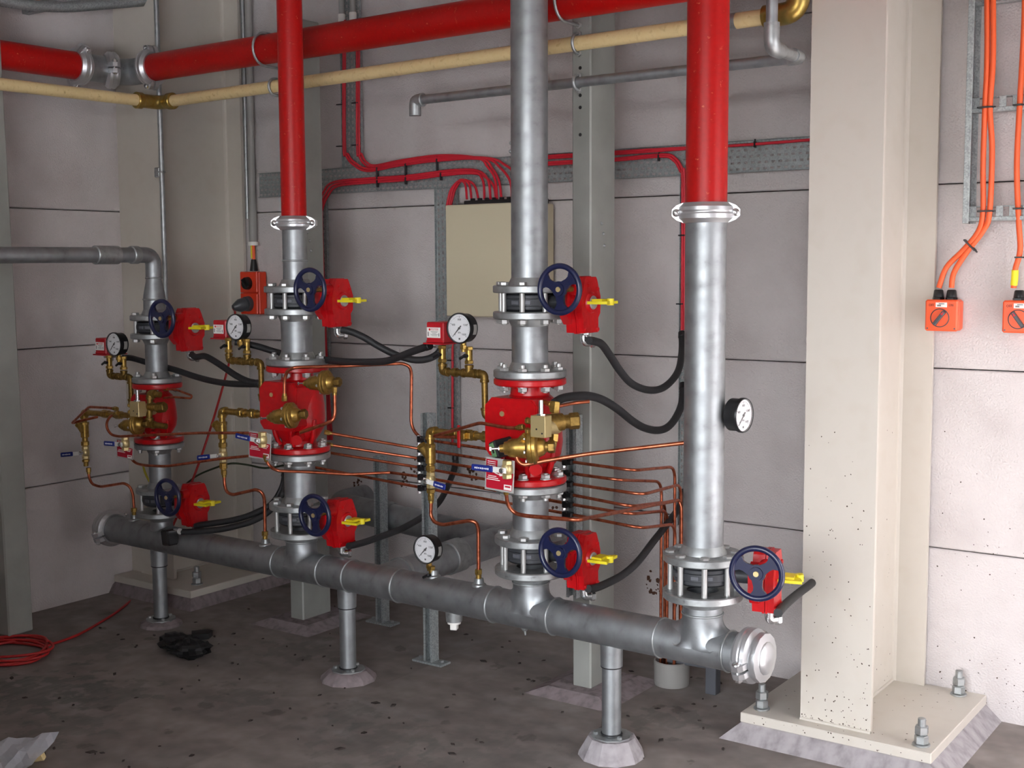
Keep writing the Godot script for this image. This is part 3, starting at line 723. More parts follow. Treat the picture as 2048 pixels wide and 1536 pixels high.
# grooved pipe coupling; origin at its middle, pipe along y, bolts along z, pads at +-x
func make_coupling(r: float, w := 0.052) -> Node3D:
	var o := thing("pipe_coupling", "", "coupling", Vector3.ZERO, "grooved couplings")
	for s in [1.0, -1.0]:
		var mb := Mb.new()
		var h := w / 2
		var pr := [Vector2(r + 0.001, -h), Vector2(r + 0.008, -h), Vector2(r + 0.013, -h + 0.006), Vector2(r + 0.02, -h + 0.012), Vector2(r + 0.021, -0.004), Vector2(r + 0.0185, -0.001), Vector2(r + 0.0185, 0.003), Vector2(r + 0.021, 0.006), Vector2(r + 0.02, h - 0.012), Vector2(r + 0.012, h - 0.005), Vector2(r + 0.008, h), Vector2(r + 0.001, h)]
		mb.lathe(Transform3D(Basis(), Vector3.ZERO), pr, 28, false, 0.05 if s > 0 else PI + 0.05, PI - 0.05 if s > 0 else TAU - 0.05)
		for e in [1.0, -1.0]:
			mb.prism(Transform3D(Basis(), Vector3.ZERO), v2([[e * (r + 0.004), -w * 0.5], [e * (r + 0.024), -w * 0.36], [e * (r + 0.036), -0.009], [e * (r + 0.036), 0.009], [e * (r + 0.024), w * 0.36], [e * (r + 0.004), w * 0.5]]), s * 0.004, s * 0.022)
		obj("housing", mb, M["bright zinc"], o)
	for e in [1.0, -1.0]:
		var mb := Mb.new()
		mb.cyl(Vector3(e * (r + 0.024), 0, -0.036), Vector3(e * (r + 0.024), 0, 0.024), 0.006, 12)
		mb.lathe(Mb.along(Vector3(e * (r + 0.024), 0, 0.021), Vector3.BACK), [Vector2(0, 0), Vector2(0.0115, 0), Vector2(0.0105, 0.004), Vector2(0.006, 0.0075), Vector2(0, 0.008)], 18)
		mb.hex(Vector3(e * (r + 0.024), 0, -0.021), Vector3(e * (r + 0.024), 0, -0.033), 0.0115)
		obj("track_bolt", mb, M["chrome"], o)
	return o

# a straight brass run with sockets at its ends and bends
func brass_run(mb: Mb, pts: Array, r: float, bend := 0.012) -> void:
	mb.tube(Mb.rounded(pts, bend, 5), r, 14)
	for i in pts.size():
		var p: Vector3 = pts[i]
		if i > 0 and i < pts.size() - 1:
			var a: Vector3 = (pts[i - 1] - p).normalized()
			var b: Vector3 = (pts[i + 1] - p).normalized()
			mb.tube(Mb.rounded([p + a * 0.024, p, p + b * 0.024], 0.02, 6), r * 1.25, 14)
			mb.cyl(p + a * 0.017, p + a * 0.026, r * 1.42, 16, -1, 0.001)
			mb.cyl(p + b * 0.017, p + b * 0.026, r * 1.42, 16, -1, 0.001)

func tee(mb: Mb, p: Vector3, d: Vector3, branch: Vector3, r: float) -> void:
	d = d.normalized()
	mb.cyl(p - d * 0.026, p + d * 0.026, r * 1.25, 14)
	mb.cyl(p - d * 0.027, p - d * 0.018, r * 1.42, 16, -1, 0.001)
	mb.cyl(p + d * 0.018, p + d * 0.027, r * 1.42, 16, -1, 0.001)
	mb.cyl(p, p + branch.normalized() * 0.026, r * 1.25, 14)
	mb.cyl(p + branch.normalized() * 0.018, p + branch.normalized() * 0.027, r * 1.42, 16, -1, 0.001)

func copper(key: String, label: String, r := 0.0056, bend := 0.03, ends := true) -> Node3D:
	var pts: Array = runs[key]
	var o := thing("copper_tube", label, "tube", pts[0], "bare copper tubes")
	var mb := Mb.new()
	mb.tube(Mb.rounded(pts, bend, 6), r, 12)
	obj("tube", mb, M["copper"], o)
	if ends:
		mb = Mb.new()
		var d: Vector3 = (pts[1] - pts[0]).normalized()
		mb.hex(pts[0] - d * 0.006, pts[0] + d * 0.014, r * 1.75)
		mb.cyl(pts[0] + d * 0.012, pts[0] + d * 0.022, r * 1.35, 12)
		obj("compression_nut", mb, M["brass"], o)
	return o

func hose(key: String, label: String, r := 0.0125) -> Node3D:
	var pts: Array = runs[key]
	var o := thing("flexible_conduit", label, "conduit", pts[0], "black flexible conduits")
	var mb := Mb.new()
	mb.tube(Mb.spline(pts, 6), r, 14)
	obj("sheath", mb, M["black rubber"], o)
	mb = Mb.new()
	var d: Vector3 = (pts[-1] - pts[-2]).normalized()
	mb.cyl(pts[-1] - d * 0.018, pts[-1] + d * 0.006, r * 1.12, 14, -1, 0.001)
	obj("end_ferrule", mb, M["black plastic"], o)
	return o

func u_bolt(label: String, c: Vector3, r: float, depth: float) -> void:
	# hoop round a pipe that runs along x; legs go back to -z into the post face
	var o := thing("u_bolt", label, "u-bolt", c, "u-bolts holding pipes to the posts")
	var pts := []
	pts.append(c + Vector3(0, -r, -depth))
	for k in 13:
		var a := -PI / 2 + PI * k / 12
		pts.append(c + Vector3(0, sin(a) * r, cos(a) * r))
	pts.append(c + Vector3(0, r, -depth))
	var mb := Mb.new()
	mb.tube(pts, 0.0055, 10)
	obj("hoop", mb, M["galvanised fitting"], o)
	for s in [-1.0, 1.0]:
		mb = Mb.new()
		mb.hex(c + Vector3(0, s * r, -depth + 0.012), c + Vector3(0, s * r, -depth + 0.002), 0.0105)
		obj("nut", mb, M["zinc bolt"], o)

# sheet tray with slots: length along dl, width along dw, lips towards nn
func tray(called: String, label: String, o0: Vector3, dl: Vector3, dw: Vector3, nn: Vector3, ln: float, wd: float, rows: int, pitch := 0.03) -> Node3D:
	var o := thing(called, label, "cable tray", o0)
	var mb := Mb.new()
	var nc := int(ln / pitch)
	var p := ln / nc
	var q := wd / rows
	for i in nc:
		for j in rows:
			var a0 := i * p
			var b0 := j * q
			var sh := p * 0.25 if j % 2 == 1 else 0.0
			var xs := [a0, a0 + p * 0.16, a0 + p * 0.66, a0 + p]
			if sh > 0.0:
				xs = [a0, a0 + p * 0.36, a0 + p * 0.86, a0 + p]
			var ys := [b0, b0 + q * 0.32, b0 + q * 0.7, b0 + q]
			for ii in 3:
				for jj in 3:
					if ii == 1 and jj == 1:
						continue
					mb.quad(o0 + dl * xs[ii] + dw * ys[jj], o0 + dl * xs[ii + 1] + dw * ys[jj], o0 + dl * xs[ii + 1] + dw * ys[jj + 1], o0 + dl * xs[ii] + dw * ys[jj + 1], nn)
	obj("slotted_base", mb, M["galvanised sheet"], o)
	for e in [0.0, wd]:
		mb = Mb.new()
		var c = o0 + dl * ln / 2 + dw * e + nn * 0.006
		var bs := Basis(dl, dw, nn)
		mb.box(Transform3D(bs, c), Vector3(ln, 0.0016, 0.014), 0.0003)
		obj("lip", mb, M["galvanised sheet"], o)
	return o

func bundle(called: String, label: String, keys: Array, r: float, mname: String, ties: Array) -> Node3D:
	var first: Array = runs[keys[0]]
	var o := thing(called, label, "cable", first[0])
	for k in keys:
		var mb := Mb.new()
		mb.tube(Mb.spline(runs[k], 6), r, 8)
		obj("cable", mb, M[mname], o)
	for t in ties:
		var mb := Mb.new()
		var a: Vector3 = t[0]
		var up: Vector3 = t[1]
		var w: float = t[2]
		var side := up.cross(Vector3.BACK).normalized()
		mb.box(Transform3D(Basis(up, side, up.cross(side)), a), Vector3(w, 0.005, r * 2.6), 0.0005)
		mb.box(Transform3D(Basis(up, side, up.cross(side)), a + up * (w / 2 + 0.004)), Vector3(0.008, 0.0045, 0.0045), 0.0005)
		obj("cable_tie", mb, M["black plastic"], o)
	return o

# alarm valve; origin on the axis at the underside of its lower flange
func make_alarm(label: String, at: Vector3, H: float, R: float, studs: int, cover_turn := 0.0) -> Node3D:
	var o := thing("alarm_valve", label, "valve", at, "red alarm valves")
	var X := Transform3D(Basis(), at)
	var s := H / 0.33
	var mb := Mb.new()
	mb.lathe(X, [Vector2(0.04, 0), Vector2(R - 0.004, 0), Vector2(R, 0.004), Vector2(R, 0.017), Vector2(R - 0.004, 0.021), Vector2(0.076 * s, 0.021), Vector2(0.068 * s, 0.026), Vector2(0.066 * s, 0.045 * s), Vector2(0.08 * s, 0.062 * s), Vector2(0.097 * s, 0.09 * s), Vector2(0.103 * s, 0.13 * s), Vector2(0.1 * s, 0.18 * s), Vector2(0.092 * s, 0.235 * s), Vector2(0.08 * s, 0.262 * s), Vector2(0.062 * s, 0.278 * s), Vector2(0.06 * s, H - 0.026), Vector2(0.068 * s, H - 0.021), Vector2(R - 0.004, H - 0.021), Vector2(R, H - 0.017), Vector2(R, H - 0.004), Vector2(R - 0.004, H), Vector2(0.04, H)], 56)
	# ribs and bosses on the casting
	for a in [10.0, 62.0, 118.0]:
		var d := Vector3(cos(deg_to_rad(a)), 0, sin(deg_to_rad(a)))
		mb.tube(Mb.rounded([at + d * 0.074 * s + Vector3(0, 0.03 * s, 0), at + d * 0.094 * s + Vector3(0, 0.07 * s, 0), at + d * 0.101 * s + Vector3(0, 0.13 * s, 0)], 0.03), 0.009 * s, 10)
	mb.cyl(at + Vector3(0.06, 0.07 * s, 0.06) * 1.0, at + Vector3(0.088, 0.06 * s, 0.1), 0.022 * s, 20, 0.02 * s)
	obj("valve_body", mb, M["cast red"], o)
	var C := X * Transform3D(Basis(Vector3.UP, deg_to_rad(cover_turn)), Vector3.ZERO)
	mb = Mb.new()
	var e := 0.105 * s
	var poly := v2([[-0.085 * s, -0.115 * s], [0.075 * s, -0.115 * s], [0.09 * s, -0.095 * s], [0.094 * s, 0.05 * s], [0.078 * s, 0.068 * s], [-0.076 * s, 0.068 * s], [-0.102 * s, 0.042 * s], [-0.102 * s, -0.095 * s]])
	mb.prism(C * Transform3D(Basis(), Vector3(0, 0.205 * s, 0)), poly, 0.0, e - 0.005)
	var small := PackedVector2Array()
	for q in poly:
		small.append(q * 0.965)
	mb.prism(C * Transform3D(Basis(), Vector3(0, 0.205 * s, 0)), small, e - 0.006, e)
	mb.lathe(C * Transform3D(Basis(Vector3.RIGHT, PI / 2), Vector3(-0.03 * s, 0.225 * s, e)), [Vector2(0.018 * s, -0.002), Vector2(0.016 * s, 0.004), Vector2(0, 0.005)], 20)
	obj("access_cover", mb, M["cast red"], o)
	mb = Mb.new()
	mb.cyl(C * Vector3(-0.03 * s, 0.225 * s, e + 0.004), C * Vector3(-0.03 * s, 0.225 * s, e + 0.007), 0.009 * s, 16, 0.008 * s)
	obj("plug", mb, M["pale brass"], o)
	var proto: MeshInstance3D = null
	for y in [0.0, H]:
		for k in studs:
			var a := TAU * (k + 0.5) / studs + 0.04
			var p := at + Vector3(cos(a), 0, sin(a)) * (R - 0.022) + Vector3(0, y, 0)
			var up := 1.0 if y == 0.0 else -1.0
			mb = Mb.new()
			mb.cyl(p + Vector3(0, -up * 0.046, 0), p + Vector3(0, up * 0.04, 0), 0.0082, 12)
			mb.hex(p + Vector3(0, up * 0.0235, 0), p + Vector3(0, up * 0.037, 0), 0.0155)
			mb.cyl(p + Vector3(0, up * 0.021, 0), p + Vector3(0, up * 0.0237, 0), 0.0175, 18)
			mb.hex(p + Vector3(0, -up * 0.0245, 0), p + Vector3(0, -up * 0.036, 0), 0.0155)
			obj("flange_bolt", mb, M["zinc bolt"], o)
	return o

func pipe(mb: Mb, a: Vector3, b: Vector3, r: float, sides := 40) -> void:
	mb.cyl(a, b, r, sides)

func spool(called: String, label: String, x: float, z: float, y0: float, y1: float, r: float, R: float, t: float, group := "galvanised flanged spools") -> Node3D:
	var o := thing(called, label, "pipe", Vector3(x, y0, z), group)
	var mb := Mb.new()
	pipe(mb, Vector3(x, y0 + 0.002, z), Vector3(x, y1 - 0.002, z), r)
	obj("barrel", mb, M["galvanised pipe"], o)
	mb = Mb.new()
	flange_shape(mb, x, y0, z, R, r, t, 1.0)
	obj("flange", mb, M["galvanised fitting"], o)
	mb = Mb.new()
	flange_shape(mb, x, y1, z, R, r, t, -1.0)
	obj("flange", mb, M["galvanised fitting"], o)
	return o

func placard(label: String, tl: Vector3, w: float, h: float, turn: float) -> Node3D:
	# red instruction tag on a grey backing, with a white arrow; origin at its top left corner, facing +z
	var o := thing("instruction_tag", label, "tag", tl, "red instruction tags under the drain levers")
	o.rotation.y = deg_to_rad(turn)
	o.rotation.z = deg_to_rad(-3.0)
	var X := o.global_transform
	var mb := Mb.new()
	mb.box(X * Transform3D(Basis(), Vector3(w / 2, -h / 2, 0)), Vector3(w, h, 0.002), 0.0008)
	obj("plate", mb, M["tag grey"], o)
	mb = Mb.new()
	var rr := PackedVector2Array()
	for q in [[w - 0.006, -h + 0.006], [0.006, -h + 0.006]]:
		for k in 5:
			var a := -PI / 2 * k / 4 + (0.0 if q[0] > w / 2 else -PI / 2)
			rr.append(Vector2(q[0] - (0.004 if q[0] > w / 2 else -0.004), q[1] + 0.004) + Vector2(cos(a), sin(a)) * 0.004)
	rr.append(Vector2(0.003, -0.006))
	rr.append(Vector2(w * 0.42, -0.006))
	rr.append(Vector2(w * 0.42, -h * 0.36))
	rr.append(Vector2(w - 0.003, -h * 0.4))
	mb.prism(X, rr, 0.0008, 0.0018)
	obj("red_panel", mb, M["tag red"], o)
	mb = Mb.new()
	var pts := []
	for k in 9:
		var a := PI * 0.98 + PI * 0.42 * k / 8
		pts.append(X * (Vector3(w * 0.66, -h * 0.25, 0.0022) + Vector3(cos(a) * w * 0.48, sin(a) * h * 0.25, 0)))
	mb.tube(pts, 0.0019, 8)
	mb.prism(X * Transform3D(Basis(), Vector3(w * 0.53, -h * 0.485, 0.0)), v2([[-0.002, -0.005], [0.012, -0.002], [-0.003, 0.005]]), 0.0018, 0.0025)
	obj("arrow", mb, M["white plastic"], o)
	mb = Mb.new()
	for k in 3:
		mb.box(X * Transform3D(Basis(), Vector3(w * 0.26 + 0.002 * k, -h * (0.56 + 0.055 * k), 0.0018)), Vector3(w * (0.28 + 0.09 * k), 0.0024, 0.0005), 0.0)
		mb.box(X * Transform3D(Basis(), Vector3(w * 0.74, -h * (0.46 + 0.055 * k), 0.0018)), Vector3(w * (0.34 - 0.08 * k), 0.0024, 0.0005), 0.0)
		mb.box(X * Transform3D(Basis(), Vector3(w * 0.22, -h * (0.12 + 0.06 * k), 0.0018)), Vector3(w * 0.28, 0.002, 0.0005), 0.0)
	mb.box(X * Transform3D(Basis(), Vector3(w * 0.8, -h * 0.84, 0.0018)), Vector3(w * 0.26, h * 0.16, 0.0005), 0.0)
	obj("print", mb, M["white plastic"], o)
	mb = Mb.new()
	mb.box(X * Transform3D(Basis(), Vector3(w * 0.8, -h * 0.82, 0.0022)), Vector3(w * 0.18, h * 0.05, 0.0004), 0.0)
	obj("emblem_bar", mb, M["tag red"], o)
	return o

func lever_valve(label: String, c: Vector3, dir: Vector3, body: Vector3, ln: float) -> Node3D:
	# small ball valve: body along 'body', blue sleeve lever along 'dir', spindle towards the viewer side (+z)
	var o := thing("ball_valve", label, "valve", c, "small ball valves with blue levers")
	var mb := Mb.new()
	var b := body.normalized()
	mb.hex(c - b * 0.028, c - b * 0.014, 0.0155)
	mb.hex(c + b * 0.014, c + b * 0.028, 0.0155)
	mb.lathe(Mb.along(c - b * 0.018, b), [Vector2(0.01, 0), Vector2(0.016, 0.006), Vector2(0.0175, 0.018), Vector2(0.016, 0.03), Vector2(0.01, 0.036)], 20)
	obj("body", mb, M["pale brass"], o)
	var f := Vector3(0, 0, 1)
	mb = Mb.new()
	mb.cyl(c, c + f * 0.028, 0.007, 14)
	mb.hex(c + f * 0.026, c + f * 0.033, 0.0085)
	obj("spindle", mb, M["chrome"], o)
	var d := dir.normalized()
	var s := d.cross(f).normalized()
	mb = Mb.new()
	mb.box(Transform3D(Basis(d, s, f), c + d * 0.012 + f * 0.0245), Vector3(0.05, 0.017, 0.003), 0.001)
	obj("lever", mb, M["white plastic"], o)
	mb = Mb.new()
	mb.box(Transform3D(Basis(d, s, f), c + d * (0.032 + ln / 2) + f * 0.0255), Vector3(ln, 0.0195, 0.007), 0.003)
	var sl := obj("lever_sleeve", mb, M["blue sleeve"], o)
	mb = Mb.new()
	for k in 8:
		mb.box(Transform3D(Basis(d, s, f), c + d * (0.032 + ln * (0.2 + 0.085 * k)) + f * 0.0292), Vector3(ln * 0.055, 0.0055 - 0.001 * (k % 3), 0.0005), 0.0)
	obj("raised_mark", mb, M["dial white"], sl)
	return o

func diaphragm_valve(label: String, c: Vector3, d: Vector3, sc := 1.0, hexes := true) -> Node3D:
	# bronze pilot valve lying along d: stem end first, wide bolted rim towards the far end
	var o := thing("pilot_valve", label, "valve", c, "bronze diaphragm pilot valves")
	var X := Mb.along(c, d)
	var mb := Mb.new()
	mb.lathe(X, [Vector2(0, -0.095 * sc), Vector2(0.012 * sc, -0.095 * sc), Vector2(0.014 * sc, -0.082 * sc), Vector2(0.021 * sc, -0.08 * sc), Vector2(0.023 * sc, -0.07 * sc), Vector2(0.029 * sc, -0.064 * sc), Vector2(0.032 * sc, -0.04 * sc), Vector2(0.036 * sc, -0.008 * sc), Vector2(0.052 * sc, -0.002 * sc), Vector2(0.054 * sc, 0.002 * sc), Vector2(0.054 * sc, 0.011 * sc), Vector2(0.052 * sc, 0.013 * sc), Vector2(0.054 * sc, 0.015 * sc), Vector2(0.054 * sc, 0.024 * sc), Vector2(0.05 * sc, 0.028 * sc), Vector2(0.034 * sc, 0.032 * sc), Vector2(0.026 * sc, 0.05 * sc), Vector2(0.02 * sc, 0.054 * sc), Vector2(0, 0.054 * sc)], 40)
	obj("bonnet", mb, M["brass"], o)
	for k in 6:
		var a := TAU * k / 6 + 0.3
		mb = Mb.new()
		var p := X * Vector3(cos(a) * 0.045 * sc, -0.006 * sc, sin(a) * 0.045 * sc)
		var q := X * Vector3(cos(a) * 0.045 * sc, -0.012 * sc, sin(a) * 0.045 * sc)
		mb.hex(p, q, 0.0062 * sc)
		obj("rim_screw", mb, M["zinc bolt"], o)
	mb = Mb.new()
	mb.cyl(X * Vector3(0, -0.094 * sc, 0), X * Vector3(0, -0.128 * sc, 0), 0.0038 * sc, 12)
	mb.hex(X * Vector3(0, -0.094 * sc, 0), X * Vector3(0, -0.1 * sc, 0), 0.008 * sc)
	mb.box(X * Transform3D(Basis(), Vector3(0, -0.126 * sc, 0)), Vector3(0.014, 0.008, 0.004) * sc, 0.001)
	obj("adjusting_screw", mb, M["chrome"], o)
	mb = Mb.new()
	mb.cyl(X * Vector3(0, 0.05 * sc, 0), X * Vector3(0, 0.078 * sc, 0), 0.017 * sc, 18)
	mb.hex(X * Vector3(0, 0.062 * sc, 0), X * Vector3(0, 0.085 * sc, 0), 0.021 * sc)
	obj("inlet_body", mb, M["dull brass"], o)
	return o

func solenoid(label: String, c: Vector3, w: float, h: float) -> Node3D:
	# square brass block with a plated stem on top and two compression fittings on its left
	var o := thing("solenoid_valve", label, "valve", c, "brass solenoid valve blocks")
	var mb := Mb.new()
	mb.box(Transform3D(Basis(), c + Vector3(0, 0, -0.018)), Vector3(w, h, 0.036), 0.0015)
	mb.cyl(c + Vector3(0.005, -0.005, -0.036), c + Vector3(0.005, -0.005, -0.09), 0.021, 24, 0.026)
	obj("block", mb, M["pale brass"], o)
	mb = Mb.new()
	mb.cyl(c + Vector3(-w * 0.08, -h * 0.12, 0.0005), c + Vector3(-w * 0.08, -h * 0.12, -0.004), 0.0028, 12)
	mb.cyl(c + Vector3(w * 0.3, -h * 0.3, 0.0005), c + Vector3(w * 0.3, -h * 0.3, -0.004), 0.0028, 12)
	obj("screw_hole", mb, M["ink"], o)
	mb = Mb.new()
	mb.hex(c + Vector3(0, h / 2 - 0.001, -0.018), c + Vector3(0, h / 2 + 0.005, -0.018), 0.014)
	mb.cyl(c + Vector3(0, h / 2, -0.018), c + Vector3(0, h / 2 + 0.045, -0.018), 0.0072, 18, 0.0068)
	mb.cyl(c + Vector3(0, h / 2 + 0.028, -0.018), c + Vector3(0, h / 2 + 0.031, -0.018), 0.0076, 18)
	obj("armature_tube", mb, M["chrome"], o)
	for y in [0.2, -0.28]:
		mb = Mb.new()
		var p := c + Vector3(-w / 2, h * y, -0.018)
		mb.hex(p, p + Vector3(-0.012, 0, 0), 0.0115)
		mb.cyl(p + Vector3(-0.01, 0, 0), p + Vector3(-0.024, 0, 0), 0.008, 16)
		mb.hex(p + Vector3(-0.016, 0, 0), p + Vector3(-0.027, 0, 0), 0.0105)
		obj("compression_fitting", mb, M["brass"], o)
	return o

func cock(mb: Mb, handle: Mb, p: Vector3, r: float) -> void:
	# small upright gauge cock and its black tee handle
	mb.hex(p + Vector3(0, -0.026, 0), p + Vector3(0, -0.014, 0), r * 1.45)
	mb.cyl(p + Vector3(0, -0.016, 0), p + Vector3(0, 0.022, 0), r * 1.1, 14)
	mb.hex(p + Vector3(0, 0.018, 0), p + Vector3(0, 0.03, 0), r * 1.35)
	handle.cyl(p, p + Vector3(0, 0, 0.022), 0.006, 12)
	handle.box(Transform3D(Basis(Vector3.BACK, 0.5), p + Vector3(-0.008, -0.002, 0.023)), Vector3(0.032, 0.0095, 0.008), 0.003)

func gauge_set(label_m: String, a: Vector3, b: Vector3, c: Vector3, rest: Array, ylow: float) -> void:
	# brass pipe: a under the switch, b under the gauge, then on to the alarm valve
	var o := thing("gauge_manifold", label_m, "pipe fitting", b, "brass pipes carrying the gauges")
	var r := 0.0105
	var mb := Mb.new()
	var pts := [Vector3(a.x, ylow + 0.045, a.z), Vector3(a.x, ylow, a.z)]
	for q in rest:
		pts.append(q)
	brass_run(mb, pts, r)
	tee(mb, Vector3(b.x, ylow, b.z), Vector3.RIGHT, Vector3.UP, r)
	mb.cyl(Vector3(a.x + 0.045, ylow, a.z), Vector3(a.x + 0.06, ylow, a.z), r * 1.4, 16)
	obj("pipe_run", mb, M["dull brass"], o)
	for q in [a, b]:
		mb = Mb.new()
		var hb := Mb.new()
		cock(mb, hb, Vector3(q.x, ylow + 0.056, q.z), r)
		mb.cyl(Vector3(q.x, ylow + 0.08, q.z), Vector3(q.x, q.y, q.z), r * 0.8, 14)
		var g := obj("gauge_cock", mb, M["brass"], o)
		obj("cock_handle", hb, M["black plastic"], g)

func _ready() -> void:
	# camera, sky, sun, exposure
	var cam := Camera3D.new()
	cam.name = "camera"
	add_child(cam)
	cam.transform = Transform3D(Basis(Vector3.UP, deg_to_rad(35.298)) * Basis(Vector3.RIGHT, deg_to_rad(-5.4553)) * Basis(Vector3.BACK, deg_to_rad(-0.337)), Vector3(2.8849, 1.4945, 4.1355))
	cam.fov = 34.36
	cam.near = 0.05
	cam.far = 200.0
	cam.current = true
	var we := WorldEnvironment.new()
	we.name = "environment"
	var env := Environment.new()
	var sky := Sky.new()
	var sm := ProceduralSkyMaterial.new()
	sm.sky_top_color = c8(184, 190, 200)
	sm.sky_horizon_color = c8(229, 229, 229)
	sm.ground_horizon_color = c8(200, 196, 188)
	sm.ground_bottom_color = c8(150, 145, 138)
	sm.sky_energy_multiplier = 4.2
	sm.ground_energy_multiplier = 1.5
	sm.sun_angle_max = 0.0
	sky.sky_material = sm
	env.sky = sky
	env.background_mode = Environment.BG_SKY
	env.tonemap_mode = Environment.TONE_MAPPER_LINEAR
	env.tonemap_exposure = 0.68
	env.sdfgi_enabled = true
	env.ssao_enabled = true
	env.ssil_enabled = true
	we.environment = env
	add_child(we)
	var sun := DirectionalLight3D.new()
	sun.name = "sun"
	sun.light_energy = 42.0
	sun.light_color = Color(0.98, 0.98, 1.0)
	sun.light_angular_distance = 0.6
	sun.shadow_enabled = true
	add_child(sun)
	sun.look_at_from_position(Vector3.ZERO, Vector3(-0.55, -0.83, 0.06), Vector3.UP)

	rng.seed = 4
	materials()
	room()
	columns_and_posts()
	header()
	risers()
	top_pipes()
	low_pipes()
	trims()
	tubes_and_hoses()
	wall_services()
	floor_things()
	for o in get_children():
		for m in [o] + o.find_children("*", "MeshInstance3D", true, false):
			if m is MeshInstance3D:
				m.cast_shadow = GeometryInstance3D.SHADOW_CASTING_SETTING_ON

func struct(called: String, label: String, cat: String, mb: Mb, m: Material) -> MeshInstance3D:
	var o := obj(called, mb, m)
	tag(o, label, cat, "", "structure")
	return o

func room() -> void:
	var mb := Mb.new()
	mb.box(Transform3D(Basis(), Vector3(0.85, -0.1, 2.45)), Vector3(6.1, 0.2, 5.5), 0.0)
	struct("floor", "stained concrete floor under the pipework", "floor", mb, M["concrete floor"])
	mb = Mb.new()
	mb.box(Transform3D(Basis(), Vector3(9.9, -0.12, 3.0)), Vector3(12.0, 0.2, 24.0), 0.0)
	struct("apron", "pale concrete apron outside the open doorways", "paving", mb, mat("apron concrete", c8(200, 200, 200), 0.85))
	mb = Mb.new()
	mb.box(Transform3D(Basis(), Vector3(0.85, 3.3, 2.45)), Vector3(6.1, 0.2, 5.5), 0.0)
	struct("ceiling", "painted soffit above the valve room", "ceiling", mb, mat("soffit paint", c8(170, 165, 160), 0.8))
	mb = Mb.new()
	mb.box(Transform3D(Basis(), Vector3(0.8, 1.6, -0.15)), Vector3(6.0, 3.2, 0.14), 0.0)
	var wb := struct("wall_back", "off-white lightweight panel wall behind the valve sets", "wall", mb, M["joint mortar"])
	mb = Mb.new()
	mb.box(Transform3D(Basis(), Vector3(-2.035, 1.6, 2.5)), Vector3(0.14, 3.2, 5.2), 0.0)
	var wl := struct("wall_left", "off-white lightweight panel wall on the darker left side", "wall", mb, M["joint mortar"])
	var ys := [-0.06, 0.549, 1.149, 1.749, 2.349, 2.949, 3.2]
	for i in 6:
		var h: float = ys[i + 1] - ys[i] - 0.004
		mb = Mb.new()
		mb.box(Transform3D(Basis(), Vector3(0.8, ys[i] + 0.002 + h / 2, -0.0425)), Vector3(5.98, h, 0.085), 0.004)
		obj("panel", mb, M["wall panel"], wb)
		mb = Mb.new()
		mb.box(Transform3D(Basis(), Vector3(-1.9275, ys[i] + 0.002 + h / 2, 2.5)), Vector3(0.085, h, 5.0), 0.004)
		obj("panel", mb, M["wall panel"], wl)
	mb = Mb.new()
	# side wall at x 3.6 with a doorway near the back corner
	mb.box(Transform3D(Basis(), Vector3(3.7, 1.6, 0.1)), Vector3(0.2, 3.2, 0.4), 0.0)
	mb.box(Transform3D(Basis(), Vector3(3.7, 1.6, 3.4)), Vector3(0.2, 3.2, 3.6), 0.0)
	mb.box(Transform3D(Basis(), Vector3(3.7, 2.6, 0.95)), Vector3(0.2, 1.2, 1.3), 0.0)
	struct("wall_right", "side wall with an open doorway", "wall", mb, M["wall panel"])
	mb = Mb.new()
	mb.box(Transform3D(Basis(), Vector3(-0.75, 1.6, 5.1)), Vector3(2.9, 3.2, 0.2), 0.0)
	mb.box(Transform3D(Basis(), Vector3(2.2, 2.8, 5.1)), Vector3(3.0, 0.8, 0.2), 0.0)
	struct("wall_front", "wall opposite the valve sets with a roller door opening", "wall", mb, M["wall panel"])
	# added unseen cabinet, left of the opening: it keeps the low left corner dim
	var pc := thing("plant_cabinet", "added plain grey cabinet out of view, shading the low left corner", "cabinet", Vector3(-0.4, 0, 3.3))
	mb = Mb.new()
	mb.box(Transform3D(Basis(), Vector3(-0.4, 0.75, 3.4)), Vector3(2.6, 1.5, 0.5), 0.004)
	obj("body", mb, M["pvc grey"], pc)
	for k in 4:
		mb = Mb.new()
		mb.box(Transform3D(Basis(), Vector3(-1.375 + 0.65 * k, 0.77, 3.14)), Vector3(0.63, 1.36, 0.02), 0.003)
		obj("door", mb, M["pvc grey"], pc)
	mb = Mb.new()
	mb.box(Transform3D(Basis(), Vector3(6.4, 2.0, 1.5)), Vector3(0.2, 4.0, 9.0), 0.0)  # added wall, never in view: blocks low sky, bounces sun through the doorway
	struct("wall_outside", "added unseen wall outside the side doorway, blocking sky and bouncing sun", "wall", mb, mat("added wall render", c8(226, 224, 220), 0.9))

func hold_down_bolt(parent: Node3D, p: Vector3) -> void:
	var mb := Mb.new()
	mb.cyl(p + Vector3(0, -0.005, 0), p + Vector3(0, 0.082, 0), 0.0115, 16, -1, 0.002)
	var st := obj("anchor_bolt", mb, M["galvanised fitting"], parent)
	mb = Mb.new()
	mb.cyl(p, p + Vector3(0, 0.005, 0), 0.026, 24, -1, 0.001)
	obj("washer", mb, M["galvanised fitting"], st)
	for y in [0.005, 0.033]:
		mb = Mb.new()
		mb.hex(p + Vector3(0, y, 0), p + Vector3(0, y + 0.026, 0), 0.0205, y * 20)
		obj("nut", mb, M["galvanised fitting"], st)

